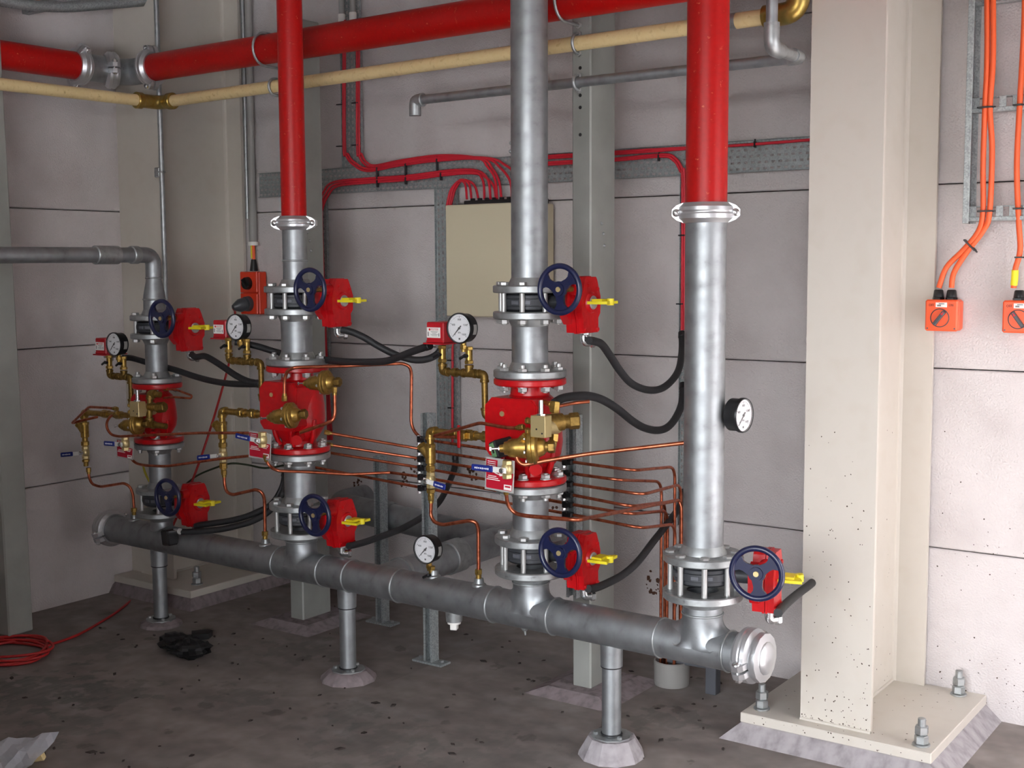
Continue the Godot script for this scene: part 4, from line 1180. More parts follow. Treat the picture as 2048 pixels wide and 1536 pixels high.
func beam_column(label: String, xc: float, z0: float, z1: float, y0: float, plate: Rect2, bolts: Array) -> void:
	var o := thing("steel_column", label, "column", Vector3(xc, y0 - 0.03, z0))
	var w := 0.2235
	var f := 0.0156
	var t := 0.006
	var mb := Mb.new()
	# rolled section, one outline with small root fillets, standing on the plate
	var half := [[w / 2, 0.0], [w / 2, f], [t + 0.012, f], [t + 0.003, f + 0.004], [t, f + 0.013]]
	var d := z1 - z0
	var poly := []
	for q in half:
		poly.append([xc + q[0], -(z1 - q[1])])
	for i in range(4, -1, -1):
		poly.append([xc + half[i][0], -(z0 + half[i][1])])
	for q in half:
		poly.append([xc - q[0], -(z0 + q[1])])
	for i in range(4, -1, -1):
		poly.append([xc - half[i][0], -(z1 - half[i][1])])
	mb.prism(Transform3D(Basis(Vector3(1, 0, 0), Vector3(0, 0, -1), Vector3(0, 1, 0)), Vector3.ZERO), v2(poly), y0, 3.2)
	obj("beam_section", mb, M["column paint"], o)
	mb = Mb.new()
	mb.box(Transform3D(Basis(), Vector3(plate.get_center().x, y0 - 0.016, plate.get_center().y)), Vector3(plate.size.x, 0.032, plate.size.y), 0.0025)
	obj("base_plate", mb, M["column paint"], o)
	mb = Mb.new()
	# fillet weld round the foot
	mb.tube([Vector3(xc - w / 2, y0 + 0.002, z1), Vector3(xc + w / 2, y0 + 0.002, z1)], 0.006, 8)
	mb.tube([Vector3(xc + t, y0 + 0.002, z1 - f), Vector3(xc + t, y0 + 0.002, z0 + f)], 0.006, 8)
	obj("weld", mb, M["column paint"], o)
	for p in bolts:
		hold_down_bolt(o, Vector3(p[0], y0, p[1]))
	var g := Mb.new()
	var c := Vector3(plate.get_center().x, 0, plate.get_center().y)
	var fl := 0.055 if xc > 0 else 0.03
	g.slab(c, plate.size / 2 + Vector2(fl, fl), plate.size / 2 - Vector2(0.004, 0.004), -0.005, y0 - 0.031)
	tag(obj("grout_pad", g, M["grout" if xc > 0 else "floor grout"]), "sloped grey grout pad under the " + ("big cream column's base plate" if xc > 0 else "corner column's base plate"), "grout pad")

func columns_and_posts() -> void:
	beam_column("big cream steel beam column at the right with bolted base plate", 1.553, 0.012, 0.55, 0.08, Rect2(1.262, 0.002, 0.6, 0.6), [[1.306, 0.535], [1.817, 0.55], [1.785, 0.05], [1.32, 0.06]])
	beam_column("shadowed cream steel beam column in the far left corner", -1.692, 0.012, 0.5, 0.08, Rect2(-1.88, 0.002, 0.53, 0.6), [[-1.425, 0.5], [-1.46, 0.1]])
	var mb := Mb.new()
	mb.box(Transform3D(Basis(), Vector3(-1.845, 1.62, 0.488)), Vector3(0.082, 3.08, 0.012), 0.001)
	tag(obj("infill_strip", mb, M["column paint"]), "narrow cream infill strip between left wall and corner column", "infill strip")
	# hollow section posts
	for d in [["galvanised post behind the tall galvanised riser, carrying three pipes", 0.597, 0.672, 0.385, 0.546, 3.2], ["galvanised post behind the red-topped riser, cut off below the ceiling", -0.838, -0.762, 0.335, 0.502, 2.49]]:
		var x0: float = d[1]
		var x1: float = d[2]
		var z0: float = d[3]
		var z1: float = d[4]
		var o := thing("pipe_post", d[0], "post", Vector3((x0 + x1) / 2, 0, (z0 + z1) / 2), "")
		mb = Mb.new()
		mb.box(Transform3D(Basis(), Vector3((x0 + x1) / 2, d[5] / 2 + 0.01, (z0 + z1) / 2)), Vector3(x1 - x0, d[5] - 0.02, z1 - z0), 0.005)
		obj("hollow_section", mb, M["galvanised post"], o)
		mb = Mb.new()
		for y in [1.93, 2.02, 2.06, 2.15]:
			mb.cyl(Vector3((x0 + x1) / 2 - 0.004, y, z1 + 0.0006), Vector3((x0 + x1) / 2 - 0.004, y, z1 - 0.004), 0.006, 12)
		obj("bolt_hole", mb, M["ink"], o)
		mb = Mb.new()
		for q in [[1.60, 0.0], [1.635, 0.012], [1.56, -0.006]]:
			mb.ball(Vector3(x1 + 0.0005, q[0], (z0 + z1) / 2 + q[1]), 0.006, 8)
		obj("zinc_drip", mb, M["galvanised fitting"], o)
		var g := Mb.new()
		g.slab(Vector3((x0 + x1) / 2, 0, (z0 + z1) / 2), Vector2(0.18, 0.2), Vector2(0.105, 0.135), -0.004, 0.024)
		tag(obj("grout_pad", g, M["floor grout"]), "low mortar pad round the foot of the " + ("post behind the tall galvanised riser" if x0 > 0 else "post behind the red-topped riser"), "grout pad")
	mb = Mb.new()
	mb.box(Transform3D(Basis(Vector3.BACK, 0.02), Vector3(-1.655, 1.605, 1.3)), Vector3(0.16, 3.15, 0.11), 0.006)
	tag(obj("edge_post", mb, M["galvanised post"]), "dull galvanised upright at the left edge beside the red hose coil", "post")

# header runs on a line from its left cap to its right cap
var HA := Vector3(-1.60, 0.369, 0.809)
var HB := Vector3(1.462, 0.403, 0.983)
func on_header(x: float) -> Vector3:
	return HA.lerp(HB, (x - HA.x) / (HB.x - HA.x))

func header() -> void:
	var o := thing("header_pipe", "long galvanised header pipe feeding all four risers", "pipe", on_header(-0.1))
	var r := 0.0572
	var d := (HB - HA).normalized()
	var mb := Mb.new()
	mb.cyl(HA, HB, r, 56)
	obj("barrel", mb, M["galvanised pipe"], o)
	mb = Mb.new()
	for x in [-0.5, -0.255, -0.12, 0.12, 0.545, 0.79, 1.18, 1.405]:
		weld_bead(mb, on_header(x), d, r)
	obj("weld_bead", mb, M["galvanised fitting"], o)
	# welding tees and their necks
	for q in [[-1.244, 0.829, 0.492, 0.0445, 0.1, 0.021, 0.01], [-0.387, 0.878, 0.525, 0.0572, 0.1145, 0.023, 0.03], [0.691, 0.939, 0.543, 0.0572, 0.1145, 0.023, 0.04], [1.313, 0.975, 0.567, 0.0572, 0.1145, 0.023, 0.045]]:
		var c := on_header(q[0])
		var n := Mb.new()
		var fl: float = q[6]
		var rr: float = q[3]
		var top: float = q[2] - c.y
		saddle(n, Vector3(q[0], c.y, q[1]), r, rr, fl, 0.1, top - 0.01, atan2(-d.z, d.x))
		var nk := obj("tee_neck", n, M["galvanised pipe"], o)
		n = Mb.new()
		if fl > 0.02:
			weld_bead(n, Vector3(q[0], c.y + 0.098, q[1]), Vector3.UP, rr)
			obj("weld_bead", n, M["galvanised fitting"], nk)
		n = Mb.new()
		flange_shape(n, q[0], q[2], q[1], q[4], rr, q[5], -1.0)
		obj("flange", n, M["galvanised fitting"], o)
	# drain boss with a square plug, and a zinc drip
	mb = Mb.new()
	var p := on_header(0.365)
	mb.cyl(p + Vector3(0, -0.045, 0), p + Vector3(0, -0.085, 0), 0.03, 24, 0.027)
	obj("drain_boss", mb, M["galvanised fitting"], o)
	mb = Mb.new()
	mb.cyl(p + Vector3(0, -0.085, 0), p + Vector3(0, -0.093, 0), 0.023, 20)
	mb.box(Transform3D(Basis(Vector3.UP, 0.4), p + Vector3(0, -0.103, 0)), Vector3(0.024, 0.022, 0.024), 0.002)
	obj("drain_plug", mb, M["white plastic"], o)
	mb = Mb.new()
	p = on_header(0.665) + Vector3(0, -0.057, 0)
	mb.ball(p, 0.012, 10)
	mb.cyl(p, p + Vector3(0.003, -0.024, 0), 0.006, 8, 0.003)
	obj("zinc_drip", mb, M["galvanised fitting"], o)
	for s in [0.275, 0.475, -0.59, -1.437]:
		mb = Mb.new()
		p = on_header(s)
		mb.lathe(Transform3D(Basis(), p + Vector3(0, 0.05, 0)), [Vector2(0.026, 0), Vector2(0.024, 0.008), Vector2(0.017, 0.012), Vector2(0.015, 0.028), Vector2(0, 0.028)], 20)
		obj("socket", mb, M["galvanised fitting"], o)
	# end caps held by couplings
	var cp := make_coupling(r, 0.056)
	cp.set_meta("label", "bright coupling holding the end cap at the right of the header")
	var ax := Mb.along(Vector3.ZERO, d).basis
	cp.transform = Transform3D(Basis(d.cross(Vector3.UP).normalized() * 0.5 + Vector3.UP * 0.866, d, Vector3.ZERO), HB + d * 0.004)
	var bx := (Vector3(0, -0.35, 0) + d.cross(Vector3.UP).normalized()).normalized()
	bx = (bx - d * bx.dot(d)).normalized()
	cp.transform = Transform3D(Basis(bx, d, bx.cross(d)), HB + d * 0.004)
	var c2: Node3D = cp.duplicate()
	c2.name = numbered("pipe_coupling")
	add_child(c2)
	c2.set_meta("label", "dull coupling holding the end cap at the far left of the header")
	c2.transform = Transform3D(Basis(bx, d, bx.cross(d)), HA - d * 0.004)
	for e in [[HB, d, "white-lit"], [HA, -d, "dim"]]:
		var cap := Mb.new()
		cap.lathe(Mb.along(e[0], e[1]), [Vector2(r, 0.004), Vector2(r, 0.03), Vector2(r + 0.012, 0.032), Vector2(r + 0.014, 0.036), Vector2(r + 0.012, 0.05), Vector2(r * 0.82, 0.054), Vector2(r * 0.78, 0.058), Vector2(r * 0.5, 0.064), Vector2(0, 0.066)], 14)
		tag(obj("end_cap", cap, M["bright zinc"]), "blank end cap on the right end of the header, facing the daylight" if e[1] == d else "blank end cap on the far left end of the header", "end cap")
	# stands under the header
	for q in [[1.0, "pipe stand nearest the big cream column, on a pale mortar cone", 0.1, 0.06, "grout", 0.3, "stand nearest the big cream column"], [-0.149, "pipe stand under the header between the red-topped and tall galvanised risers", 0.1, 0.035, "floor grout", 0.22, "stand under the middle of the header"], [-1.27, "pipe stand under the far left end of the header", 0.085, 0.025, "floor grout", 0.22, "stand at the far left of the header"]]:
		var c := on_header(q[0])
		c.y = 0.0
		var hy := on_header(q[0]).y
		var s := thing("pipe_stand", q[1], "pipe stand", c, "pipe stands under the header")
		mb = Mb.new()
		mb.cyl(c + Vector3(0, 0.02, 0), c + Vector3(0, hy - 0.1, 0), 0.0295, 32)
		obj("leg", mb, M["galvanised pipe"], s)
		mb = Mb.new()
		mb.cyl(c + Vector3(0, hy - 0.118, 0), c + Vector3(0, hy - 0.048, 0), 0.0335, 32, 0.035)
		obj("saddle_socket", mb, M["galvanised pipe"], s)
		mb = Mb.new()
		mb.torus(Transform3D(Basis(), c + Vector3(0, hy - 0.119, 0)), 0.0305, 0.0035, 32, 8)
		mb.torus(Transform3D(Basis(), c + Vector3(0, q[3] + 0.008, 0)), 0.0305, 0.003, 32, 8)
		obj("rubber_ring", mb, M["black rubber"], s)
		mb = Mb.new()
		mb.cyl(c + Vector3(0, q[3] - 0.004, 0), c + Vector3(0, q[3] + 0.004, 0), 0.062, 10)
		obj("foot_plate", mb, M["galvanised fitting"], s)
		for k in 3:
			var a := 0.5 + TAU * k / 3
			mb = Mb.new()
			mb.hex(c + Vector3(cos(a) * 0.048, q[3] + 0.003, sin(a) * 0.048), c + Vector3(cos(a) * 0.048, q[3] + 0.012, sin(a) * 0.048), 0.008)
			obj("foot_bolt", mb, M["galvanised fitting"], s)
		mb = Mb.new()
		var R: float = q[2]
		mb.lathe(Transform3D(Basis(Vector3.UP, 0.3), c), [Vector2(R + 0.004, -0.004), Vector2(R, 0.012), Vector2(R * 0.72, q[3]), Vector2(0.02, q[3] + 0.001)], 11, true)
		tag(obj("mortar_cone", mb, M[q[4]]), "mortar round the foot of the " + String(q[6]), "mortar foot")

# branch neck blended into the run of the header: swept wide along the header, tight across it
func saddle(mb: Mb, c: Vector3, rh: float, rr: float, fl: float, y1: float, top: float, turn: float) -> void:
	var S := 64
	var T := 12
	var g := []
	for k in S:
		var th := TAU * k / S
		var R0 := rr + fl * pow(absf(cos(th)), 1.5)
		var z0 := minf(R0 * absf(sin(th)), rh * 0.995)
		var y0 := sqrt(rh * rh - z0 * z0) - 0.002
		var col := []
		for i in T + 1:
			var s := float(i) / T
			var R := rr + (R0 - rr) * pow(1.0 - s, 2.4)
			var y := lerpf(y0, y1, pow(s, 1.4))
			col.append(c + Vector3(cos(th) * R, y, sin(th) * R).rotated(Vector3.UP, turn))
		col.append(c + Vector3(cos(th) * rr, top, sin(th) * rr).rotated(Vector3.UP, turn))
		g.append(col)
	var nn := []
	for k in S:
		var col := []
		for i in T + 2:
			var a: Vector3 = g[(k + 1) % S][i] - g[(k - 1 + S) % S][i]
			var b: Vector3 = g[k][mini(i + 1, T + 1)] - g[k][maxi(i - 1, 0)]
			var v := a.cross(b).normalized()
			var out: Vector3 = g[k][i] - c
			if v.dot(Vector3(out.x, 0.02, out.z)) < 0.0:
				v = -v
			col.append(v)
		nn.append(col)
	for k in S:
		var l := (k + 1) % S
		for i in T + 1:
			mb.tri(g[k][i], g[l][i], g[l][i + 1], nn[k][i], nn[l][i], nn[l][i + 1])
			mb.tri(g[k][i], g[l][i + 1], g[k][i + 1], nn[k][i], nn[l][i + 1], nn[k][i + 1])

func risers() -> void:
	var X := [-1.243, -0.387, 0.691, 1.313]
	var Z := [0.829, 0.878, 0.939, 0.975]
	var valve := make_valve(0.1145, 0.058, 0.023, 0.023, 8)
	valve.position = Vector3(X[2], 1.381, Z[2])
	valve.set_meta("label", "upper butterfly valve on the tall galvanised riser, blue wheel, red gearbox")
	dup(valve, "lower butterfly valve under the alarm valve of the tall galvanised riser", Vector3(X[2], 0.591, Z[2]))
	dup(valve, "upper butterfly valve on the red-topped riser left of centre", Vector3(X[1], 1.372, Z[1]))
	dup(valve, "lower butterfly valve just above the header on the red-topped riser", Vector3(X[1], 0.574, Z[1]))
	dup(valve, "butterfly valve at the foot of the rightmost riser near the cream column", Vector3(X[3], 0.618, Z[3]), deg_to_rad(9.0))
	var small := make_valve(0.1, 0.053, 0.021, 0.021, 4, 1.0)
	small.position = Vector3(X[0], 1.253, Z[0])
	small.set_meta("label", "upper butterfly valve on the far left riser below the pipe elbow")
	dup(small, "lower butterfly valve on the far left riser near the header's end", Vector3(X[0], 0.541, Z[0]))
	make_alarm("red alarm valve on the tall galvanised riser, largest and nearest of three", Vector3(X[2], 0.814, Z[2]), 0.33, 0.114, 8, 0.0)
	make_alarm("red alarm valve on the red-topped riser, middle of the three", Vector3(X[1], 0.816, Z[1]), 0.318, 0.114, 8, 0.0)
	make_alarm("smaller red alarm valve on the far left riser in shadow", Vector3(X[0], 0.779, Z[0]), 0.244, 0.1, 4, 0.0)
	spool("flanged_spool", "galvanised flanged spool above the nearest red alarm valve", X[2], Z[2], 1.147, 1.352, 0.0572, 0.1145, 0.023)
	spool("flanged_spool", "galvanised flanged spool below the nearest red alarm valve", X[2], Z[2], 0.62, 0.811, 0.0572, 0.1145, 0.023)
	spool("flanged_spool", "galvanised flanged spool above the red-topped riser's alarm valve", X[1], Z[1], 1.137, 1.343, 0.0572, 0.1145, 0.023)
	spool("flanged_spool", "shiny flanged spool below the red-topped riser's alarm valve", X[1], Z[1], 0.603, 0.813, 0.0572, 0.1145, 0.023)
	spool("flanged_spool", "galvanised flanged spool above the far left alarm valve", X[0], Z[0], 1.026, 1.2265, 0.0445, 0.1, 0.021)
	spool("flanged_spool", "shiny flanged spool below the far left alarm valve", X[0], Z[0], 0.5675, 0.776, 0.0445, 0.1, 0.021)
	# gaskets
	for q in [[2, 1.1455, 0.11], [2, 0.8125, 0.11], [1, 1.1355, 0.11], [1, 0.8145, 0.11], [0, 1.0245, 0.096], [0, 0.7775, 0.096]]:
		var g := Mb.new()
		g.cyl(Vector3(X[q[0]], q[1] - 0.0016, Z[q[0]]), Vector3(X[q[0]], q[1] + 0.0016, Z[q[0]]), q[2], 40)
		var w: String = ["far left riser's", "red-topped riser's", "tall galvanised riser's"][q[0]]
		tag(obj("gasket", g, M["black rubber"]), "thin black gasket %s the %s alarm valve" % ["above" if q[1] > 1.0 else "below", w], "gasket", "flange gaskets")
	# tall galvanised riser
	var o := thing("riser_pipe", "tall galvanised riser pipe in front of the cream control cabinet", "pipe", Vector3(X[2], 1.41, Z[2]))
	var mb := Mb.new()
	pipe(mb, Vector3(X[2], 1.413, Z[2]), Vector3(X[2] + 0.006, 3.2, Z[2]), 0.0572, 56)
	obj("barrel", mb, M["galvanised pipe"], o)
	mb = Mb.new()
	flange_shape(mb, X[2], 1.41, Z[2], 0.1145, 0.0572, 0.023, 1.0)
	obj("flange", mb, M["galvanised fitting"], o)
	mb = Mb.new()
	for q in [[1.87, -0.05], [1.845, -0.052], [1.63, -0.045]]:
		mb.ball(Vector3(X[2] + q[1] * 0.98, q[0], Z[2] + 0.026), 0.006, 8)
	obj("zinc_drip", mb, M["galvanised fitting"], o)
	# red-topped riser
	o = thing("riser_stub", "short galvanised riser stub below the red pipe's coupling", "pipe", Vector3(X[1], 1.4, Z[1]))
	mb = Mb.new()
	pipe(mb, Vector3(X[1], 1.404, Z[1]), Vector3(X[1], 1.653, Z[1]), 0.0445, 44)
	obj("barrel", mb, M["galvanised pipe"], o)
	mb = Mb.new()
	flange_shape(mb, X[1], 1.401, Z[1], 0.1145, 0.05, 0.023, 1.0)
	obj("flange", mb, M["galvanised fitting"], o)
	mb = Mb.new()
	weld_bead(mb, Vector3(X[1], 1.516, Z[1]), Vector3.UP, 0.0445)
	obj("weld_bead", mb, M["galvanised fitting"], o)
	mb = Mb.new()
	pipe(mb, Vector3(X[1], 1.655, Z[1]), Vector3(X[1], 3.2, Z[1]), 0.0455, 44)
	tag(obj("red_riser_pipe", mb, M["red paint"]), "red painted riser pipe above the coupling, left of centre", "pipe", "")
	var k := make_coupling(0.0445, 0.05)
	k.position = Vector3(X[1], 1.652, Z[1])
	k.rotation.y = deg_to_rad(33.0)
	k.set_meta("label", "bright coupling joining red pipe to the stub left of centre")
	# right riser
	o = thing("riser_pipe", "thick galvanised riser pipe at the right, brightly lit on one side", "pipe", Vector3(X[3], 0.655, Z[3]))
	mb = Mb.new()
	pipe(mb, Vector3(X[3], 0.656, Z[3]), Vector3(X[3], 1.636, Z[3]), 0.0572, 56)
	obj("barrel", mb, M["galvanised pipe"], o)
	mb = Mb.new()
	flange_shape(mb, X[3], 0.652, Z[3], 0.1145, 0.0572, 0.023, 1.0)
	obj("flange", mb, M["galvanised fitting"], o)
	mb = Mb.new()
	pipe(mb, Vector3(X[3], 1.638, Z[3]), Vector3(X[3] + 0.004, 3.2, Z[3]), 0.0576, 56)
	tag(obj("red_riser_pipe", mb, M["red paint"]), "thick red painted riser pipe above the coupling at the right", "pipe", "")
	k = make_coupling(0.0572, 0.056)
	k.position = Vector3(X[3], 1.637, Z[3])
	k.rotation.y = deg_to_rad(24.0)
	k.set_meta("label", "bright coupling joining red pipe to the right-hand riser")
	# far left riser: stub, reducer, elbow and run towards the left
	o = thing("riser_stub", "galvanised reducer stub on the far left riser below the elbow", "pipe", Vector3(X[0], 1.28, Z[0]))
	mb = Mb.new()
	mb.lathe(Transform3D(Basis(), Vector3(X[0], 0, Z[0])), [Vector2(0.0445, 1.282), Vector2(0.0445, 1.372), Vector2(0.043, 1.385), Vector2(0.034, 1.43), Vector2(0.031, 1.445), Vector2(0.031, 1.46), Vector2(0, 1.46)], 40)
	obj("barrel", mb, M["galvanised pipe"], o)
	mb = Mb.new()
	flange_shape(mb, X[0], 1.28, Z[0], 0.1, 0.0445, 0.021, 1.0)
	obj("flange", mb, M["galvanised fitting"], o)
	mb = Mb.new()
	weld_bead(mb, Vector3(X[0], 1.365, Z[0]), Vector3.UP, 0.0445)
	weld_bead(mb, Vector3(X[0], 1.452, Z[0]), Vector3.UP, 0.031)
	obj("weld_bead", mb, M["galvanised fitting"], o)
	o = thing("pipe_elbow", "galvanised elbow at the top of the far left riser", "pipe fitting", Vector3(X[0], 1.5, Z[0]))
	mb = Mb.new()
	mb.tube(Mb.rounded([Vector3(X[0], 1.455, Z[0]), Vector3(X[0], 1.545, Z[0]), Vector3(X[0], 1.545, Z[0] + 0.1)], 0.078, 12), 0.032, 28)
	obj("bend", mb, M["galvanised pipe"], o)
	mb = Mb.new()
	mb.cyl(Vector3(X[0], 1.545, Z[0] + 0.075), Vector3(X[0], 1.545, Z[0] + 0.11), 0.036, 28, -1, 0.003)
	obj("socket_rim", mb, M["galvanised fitting"], o)
	o = thing("branch_pipe", "stained galvanised pipe running left from the far left riser's elbow", "pipe", Vector3(X[0], 1.545, 1.2))
	mb = Mb.new()
	pipe(mb, Vector3(X[0], 1.545, Z[0] + 0.1), Vector3(X[0], 1.54, 2.2), 0.0302, 32)
	obj("barrel", mb, M["galvanised pipe"], o)
	mb = Mb.new()
	mb.cyl(Vector3(X[0], 1.5445, 1.0), Vector3(X[0], 1.5445, 1.11), 0.0365, 28, -1, 0.003)
	obj("socket", mb, M["galvanised fitting"], o)

func top_pipes() -> void:
	var r := 0.0572
	var ra := Vector3(-1.53, 2.352, 0.572)
	var rb := Vector3(2.6, 2.352, 0.69)
	var d := (rb - ra).normalized()
	var mb := Mb.new()
	pipe(mb, ra, rb, r, 48)
	tag(obj("main_pipe", mb, M["red paint"]), "long red main pipe crossing the top along the back posts", "pipe")
	mb = Mb.new()
	pipe(mb, Vector3(-1.652, 2.335, 0.85), Vector3(-1.662, 2.335, 2.6), r, 48)
	tag(obj("main_pipe", mb, M["red paint"]), "dark red main pipe along the left wall at the top", "pipe")
	var o := thing("corner_bend", "galvanised corner bend between the two red mains", "pipe fitting", Vector3(-1.66, 2.34, 0.6))
	mb = Mb.new()
	mb.tube(Mb.rounded([Vector3(-1.652, 2.335, 0.86), Vector3(-1.668, 2.34, 0.58), Vector3(-1.52, 2.352, 0.572)], 0.13, 12), r * 0.99, 36)
	obj("bend", mb, M["galvanised pipe"], o)
	var c := make_coupling(r, 0.056)
	c.set_meta("label", "coupling on the left wall's red main at the corner")
	c.transform = Transform3D(Basis(Vector3(0, 1, 0.0), Vector3(0, 0, -1), Vector3(-1, 0, 0)) * Basis(Vector3.UP, 0.5), Vector3(-1.652, 2.335, 0.85))
	var c2: Node3D = c.duplicate()
	c2.name = numbered("pipe_coupling")
	add_child(c2)
	c2.set_meta("label", "coupling in the middle of the galvanised corner bend")
	var md := Vector3(0.45, 0, -0.9).normalized()
	c2.transform = Transform3D(Basis(Vector3.UP.cross(md).normalized(), md, Vector3.UP.cross(md).cross(md).normalized()), Vector3(-1.652, 2.338, 0.69))
	var c3: Node3D = c.duplicate()
	c3.name = numbered("pipe_coupling")
	add_child(c3)
	c3.set_meta("label", "coupling where the long red main leaves the corner bend")
	c3.transform = Transform3D(Basis(Vector3(0, 1, 0), Vector3(1, 0, 0), Vector3(0, 0, -1)), Vector3(-1.535, 2.352, 0.572))
	# cream pipes
	var ca := Vector3(-1.49, 2.208, 0.535)
	var cb := Vector3(1.345, 2.235, 0.57)
	o = thing("gas_pipe", "long cream pipe under the red main along the back", "pipe", ca)
	mb = Mb.new()
	pipe(mb, ca, cb, 0.0243, 32)
	obj("barrel", mb, M["cream paint"], o)
	mb = Mb.new()
	mb.cyl(ca.lerp(cb, 0.934), ca.lerp(cb, 0.952), 0.0247, 28)
	obj("bare_band", mb, M["galvanised fitting"], o)
	mb = Mb.new()
	pipe(mb, Vector3(-1.535, 2.207, 0.6), Vector3(-1.62, 2.205, 2.4), 0.0243, 32)
	tag(obj("gas_pipe", mb, M["cream paint"]), "cream pipe running left along the side wall at the top", "pipe")
	o = thing("pipe_elbow", "yellow zinc elbow joining the two cream pipes at the corner", "pipe fitting", Vector3(-1.53, 2.207, 0.535))
	mb = Mb.new()
	mb.tube(Mb.rounded([Vector3(-1.54, 2.207, 0.65), Vector3(-1.535, 2.207, 0.532), Vector3(-1.44, 2.208, 0.535)], 0.05, 10), 0.03, 24)
	obj("bend", mb, M["yellow zinc"], o)
	mb = Mb.new()
	mb.cyl(Vector3(-1.54, 2.207, 0.625), Vector3(-1.541, 2.207, 0.655), 0.0355, 24, -1, 0.003)
	obj("socket_rim", mb, M["yellow zinc"], o)
	mb = Mb.new()
	mb.cyl(Vector3(-1.47, 2.208, 0.535), Vector3(-1.44, 2.208, 0.535), 0.0355, 24, -1, 0.003)
	obj("socket_rim", mb, M["yellow zinc"], o)
	o = thing("pipe_elbow", "big yellow zinc elbow turning up beside the cream column", "pipe fitting", cb)
	mb = Mb.new()
	mb.tube(Mb.rounded([cb + Vector3(-0.045, 0, 0), Vector3(1.408, 2.236, 0.571), Vector3(1.408, 2.34, 0.571)], 0.05, 10), 0.0335, 28)
	obj("bend", mb, M["yellow zinc"], o)
	mb = Mb.new()
	mb.cyl(Vector3(1.408, 2.285, 0.571), Vector3(1.408, 2.33, 0.571), 0.038, 28, -1, 0.003)
	obj("socket_rim", mb, M["yellow zinc"], o)
	mb = Mb.new()
	pipe(mb, Vector3(1.408, 2.32, 0.571), Vector3(1.408, 3.2, 0.571), 0.0243, 28)
	tag(obj("gas_pipe", mb, M["cream paint"]), "cream pipe rising from the yellow zinc elbow beside the column", "pipe")
	# thin galvanised pipe with elbows at both ends
	o = thing("drain_pipe", "thin galvanised pipe under the cream pipe, elbows at both ends", "pipe", Vector3(0.6, 2.1, 0.56))
	mb = Mb.new()
	var ga := Vector3(-0.07, 2.099, 0.553)
	var gb := Vector3(1.41, 2.103, 0.572)
	pipe(mb, ga, gb, 0.0168, 24)
	obj("barrel", mb, M["galvanised pipe"], o)
	mb = Mb.new()
	mb.tube(Mb.rounded([ga + Vector3(0.025, 0, 0), ga + Vector3(-0.01, 0, 0), ga + Vector3(-0.01, -0.055, 0)], 0.02, 8), 0.022, 20)
	mb.cyl(ga + Vector3(0.016, 0, 0), ga + Vector3(0.03, 0, 0), 0.0245, 20, -1, 0.002)
	obj("end_elbow", mb, M["galvanised fitting"], o)
	mb = Mb.new()
	mb.tube(Mb.rounded([gb + Vector3(-0.03, 0, 0), gb + Vector3(0.004, 0, 0), gb + Vector3(0.004, 0, 0.05)], 0.02, 8), 0.0215, 20)
	mb.cyl(gb + Vector3(0.004, 0, 0.02), gb + Vector3(0.004, 0, 0.165), 0.0175, 20)
	mb.tube(Mb.rounded([gb + Vector3(0.004, 0, 0.14), gb + Vector3(0.004, 0, 0.205), gb + Vector3(0.004, 0.07, 0.205)], 0.03, 8), 0.0225, 20)
	obj("right_elbows", mb, M["galvanised fitting"], o)
	mb = Mb.new()
	pipe(mb, gb + Vector3(0.004, 0.06, 0.205), Vector3(gb.x + 0.004, 3.2, gb.z + 0.205), 0.0168, 24)
	obj("upright", mb, M["galvanised pipe"], o)
	# u-bolts
	u_bolt("u-bolt round the red main on the post behind the red-topped riser", Vector3(-0.815, 2.352, 0.592), r + 0.007, 0.092)
	u_bolt("small u-bolt round the cream pipe on the post behind the red-topped riser", Vector3(-0.815, 2.212, 0.544), 0.032, 0.044)
	u_bolt("u-bolt round the red main on the post behind the tall galvanised riser", Vector3(0.628, 2.352, 0.634), r + 0.007, 0.09)
	u_bolt("u-bolt round the cream pipe on the post behind the tall galvanised riser", Vector3(0.628, 2.229, 0.56), 0.032, 0.016)
	u_bolt("u-bolt round the thin galvanised pipe on the post behind the tall riser", Vector3(0.628, 2.101, 0.562), 0.0235, 0.018)
	# cable tray high in the left corner
	o = thing("cable_ladder", "galvanised ladder section with orange cables high on the left", "cable ladder", Vector3(-1.7, 2.56, 1.0))
	mb = Mb.new()
	mb.tube(Mb.rounded([Vector3(-1.6, 2.535, 1.9), Vector3(-1.66, 2.545, 1.0), Vector3(-1.66, 2.66, 0.5)], 0.2, 8), 0.022, 4)
	obj("side_rail", mb, M["galvanised sheet"], o)
	mb = Mb.new()
	mb.tube(Mb.rounded([Vector3(-1.8, 2.575, 1.9), Vector3(-1.84, 2.585, 1.0), Vector3(-1.84, 2.7, 0.5)], 0.2, 8), 0.022, 4)
	obj("side_rail", mb, M["galvanised sheet"], o)
	for k in 4:
		mb = Mb.new()
		mb.box(Transform3D(Basis(), Vector3(-1.74, 2.555, 0.98 + k * 0.22)), Vector3(0.16, 0.02, 0.035), 0.002)
		obj("rung", mb, M["galvanised sheet"], o)
	for k in 2:
		mb = Mb.new()
		mb.tube([Vector3(-1.7 - 0.04 * k, 2.578, 0.96), Vector3(-1.7 - 0.04 * k, 2.58, 2.0)], 0.009, 8)
		obj("cable", mb, M["cable orange"], o)

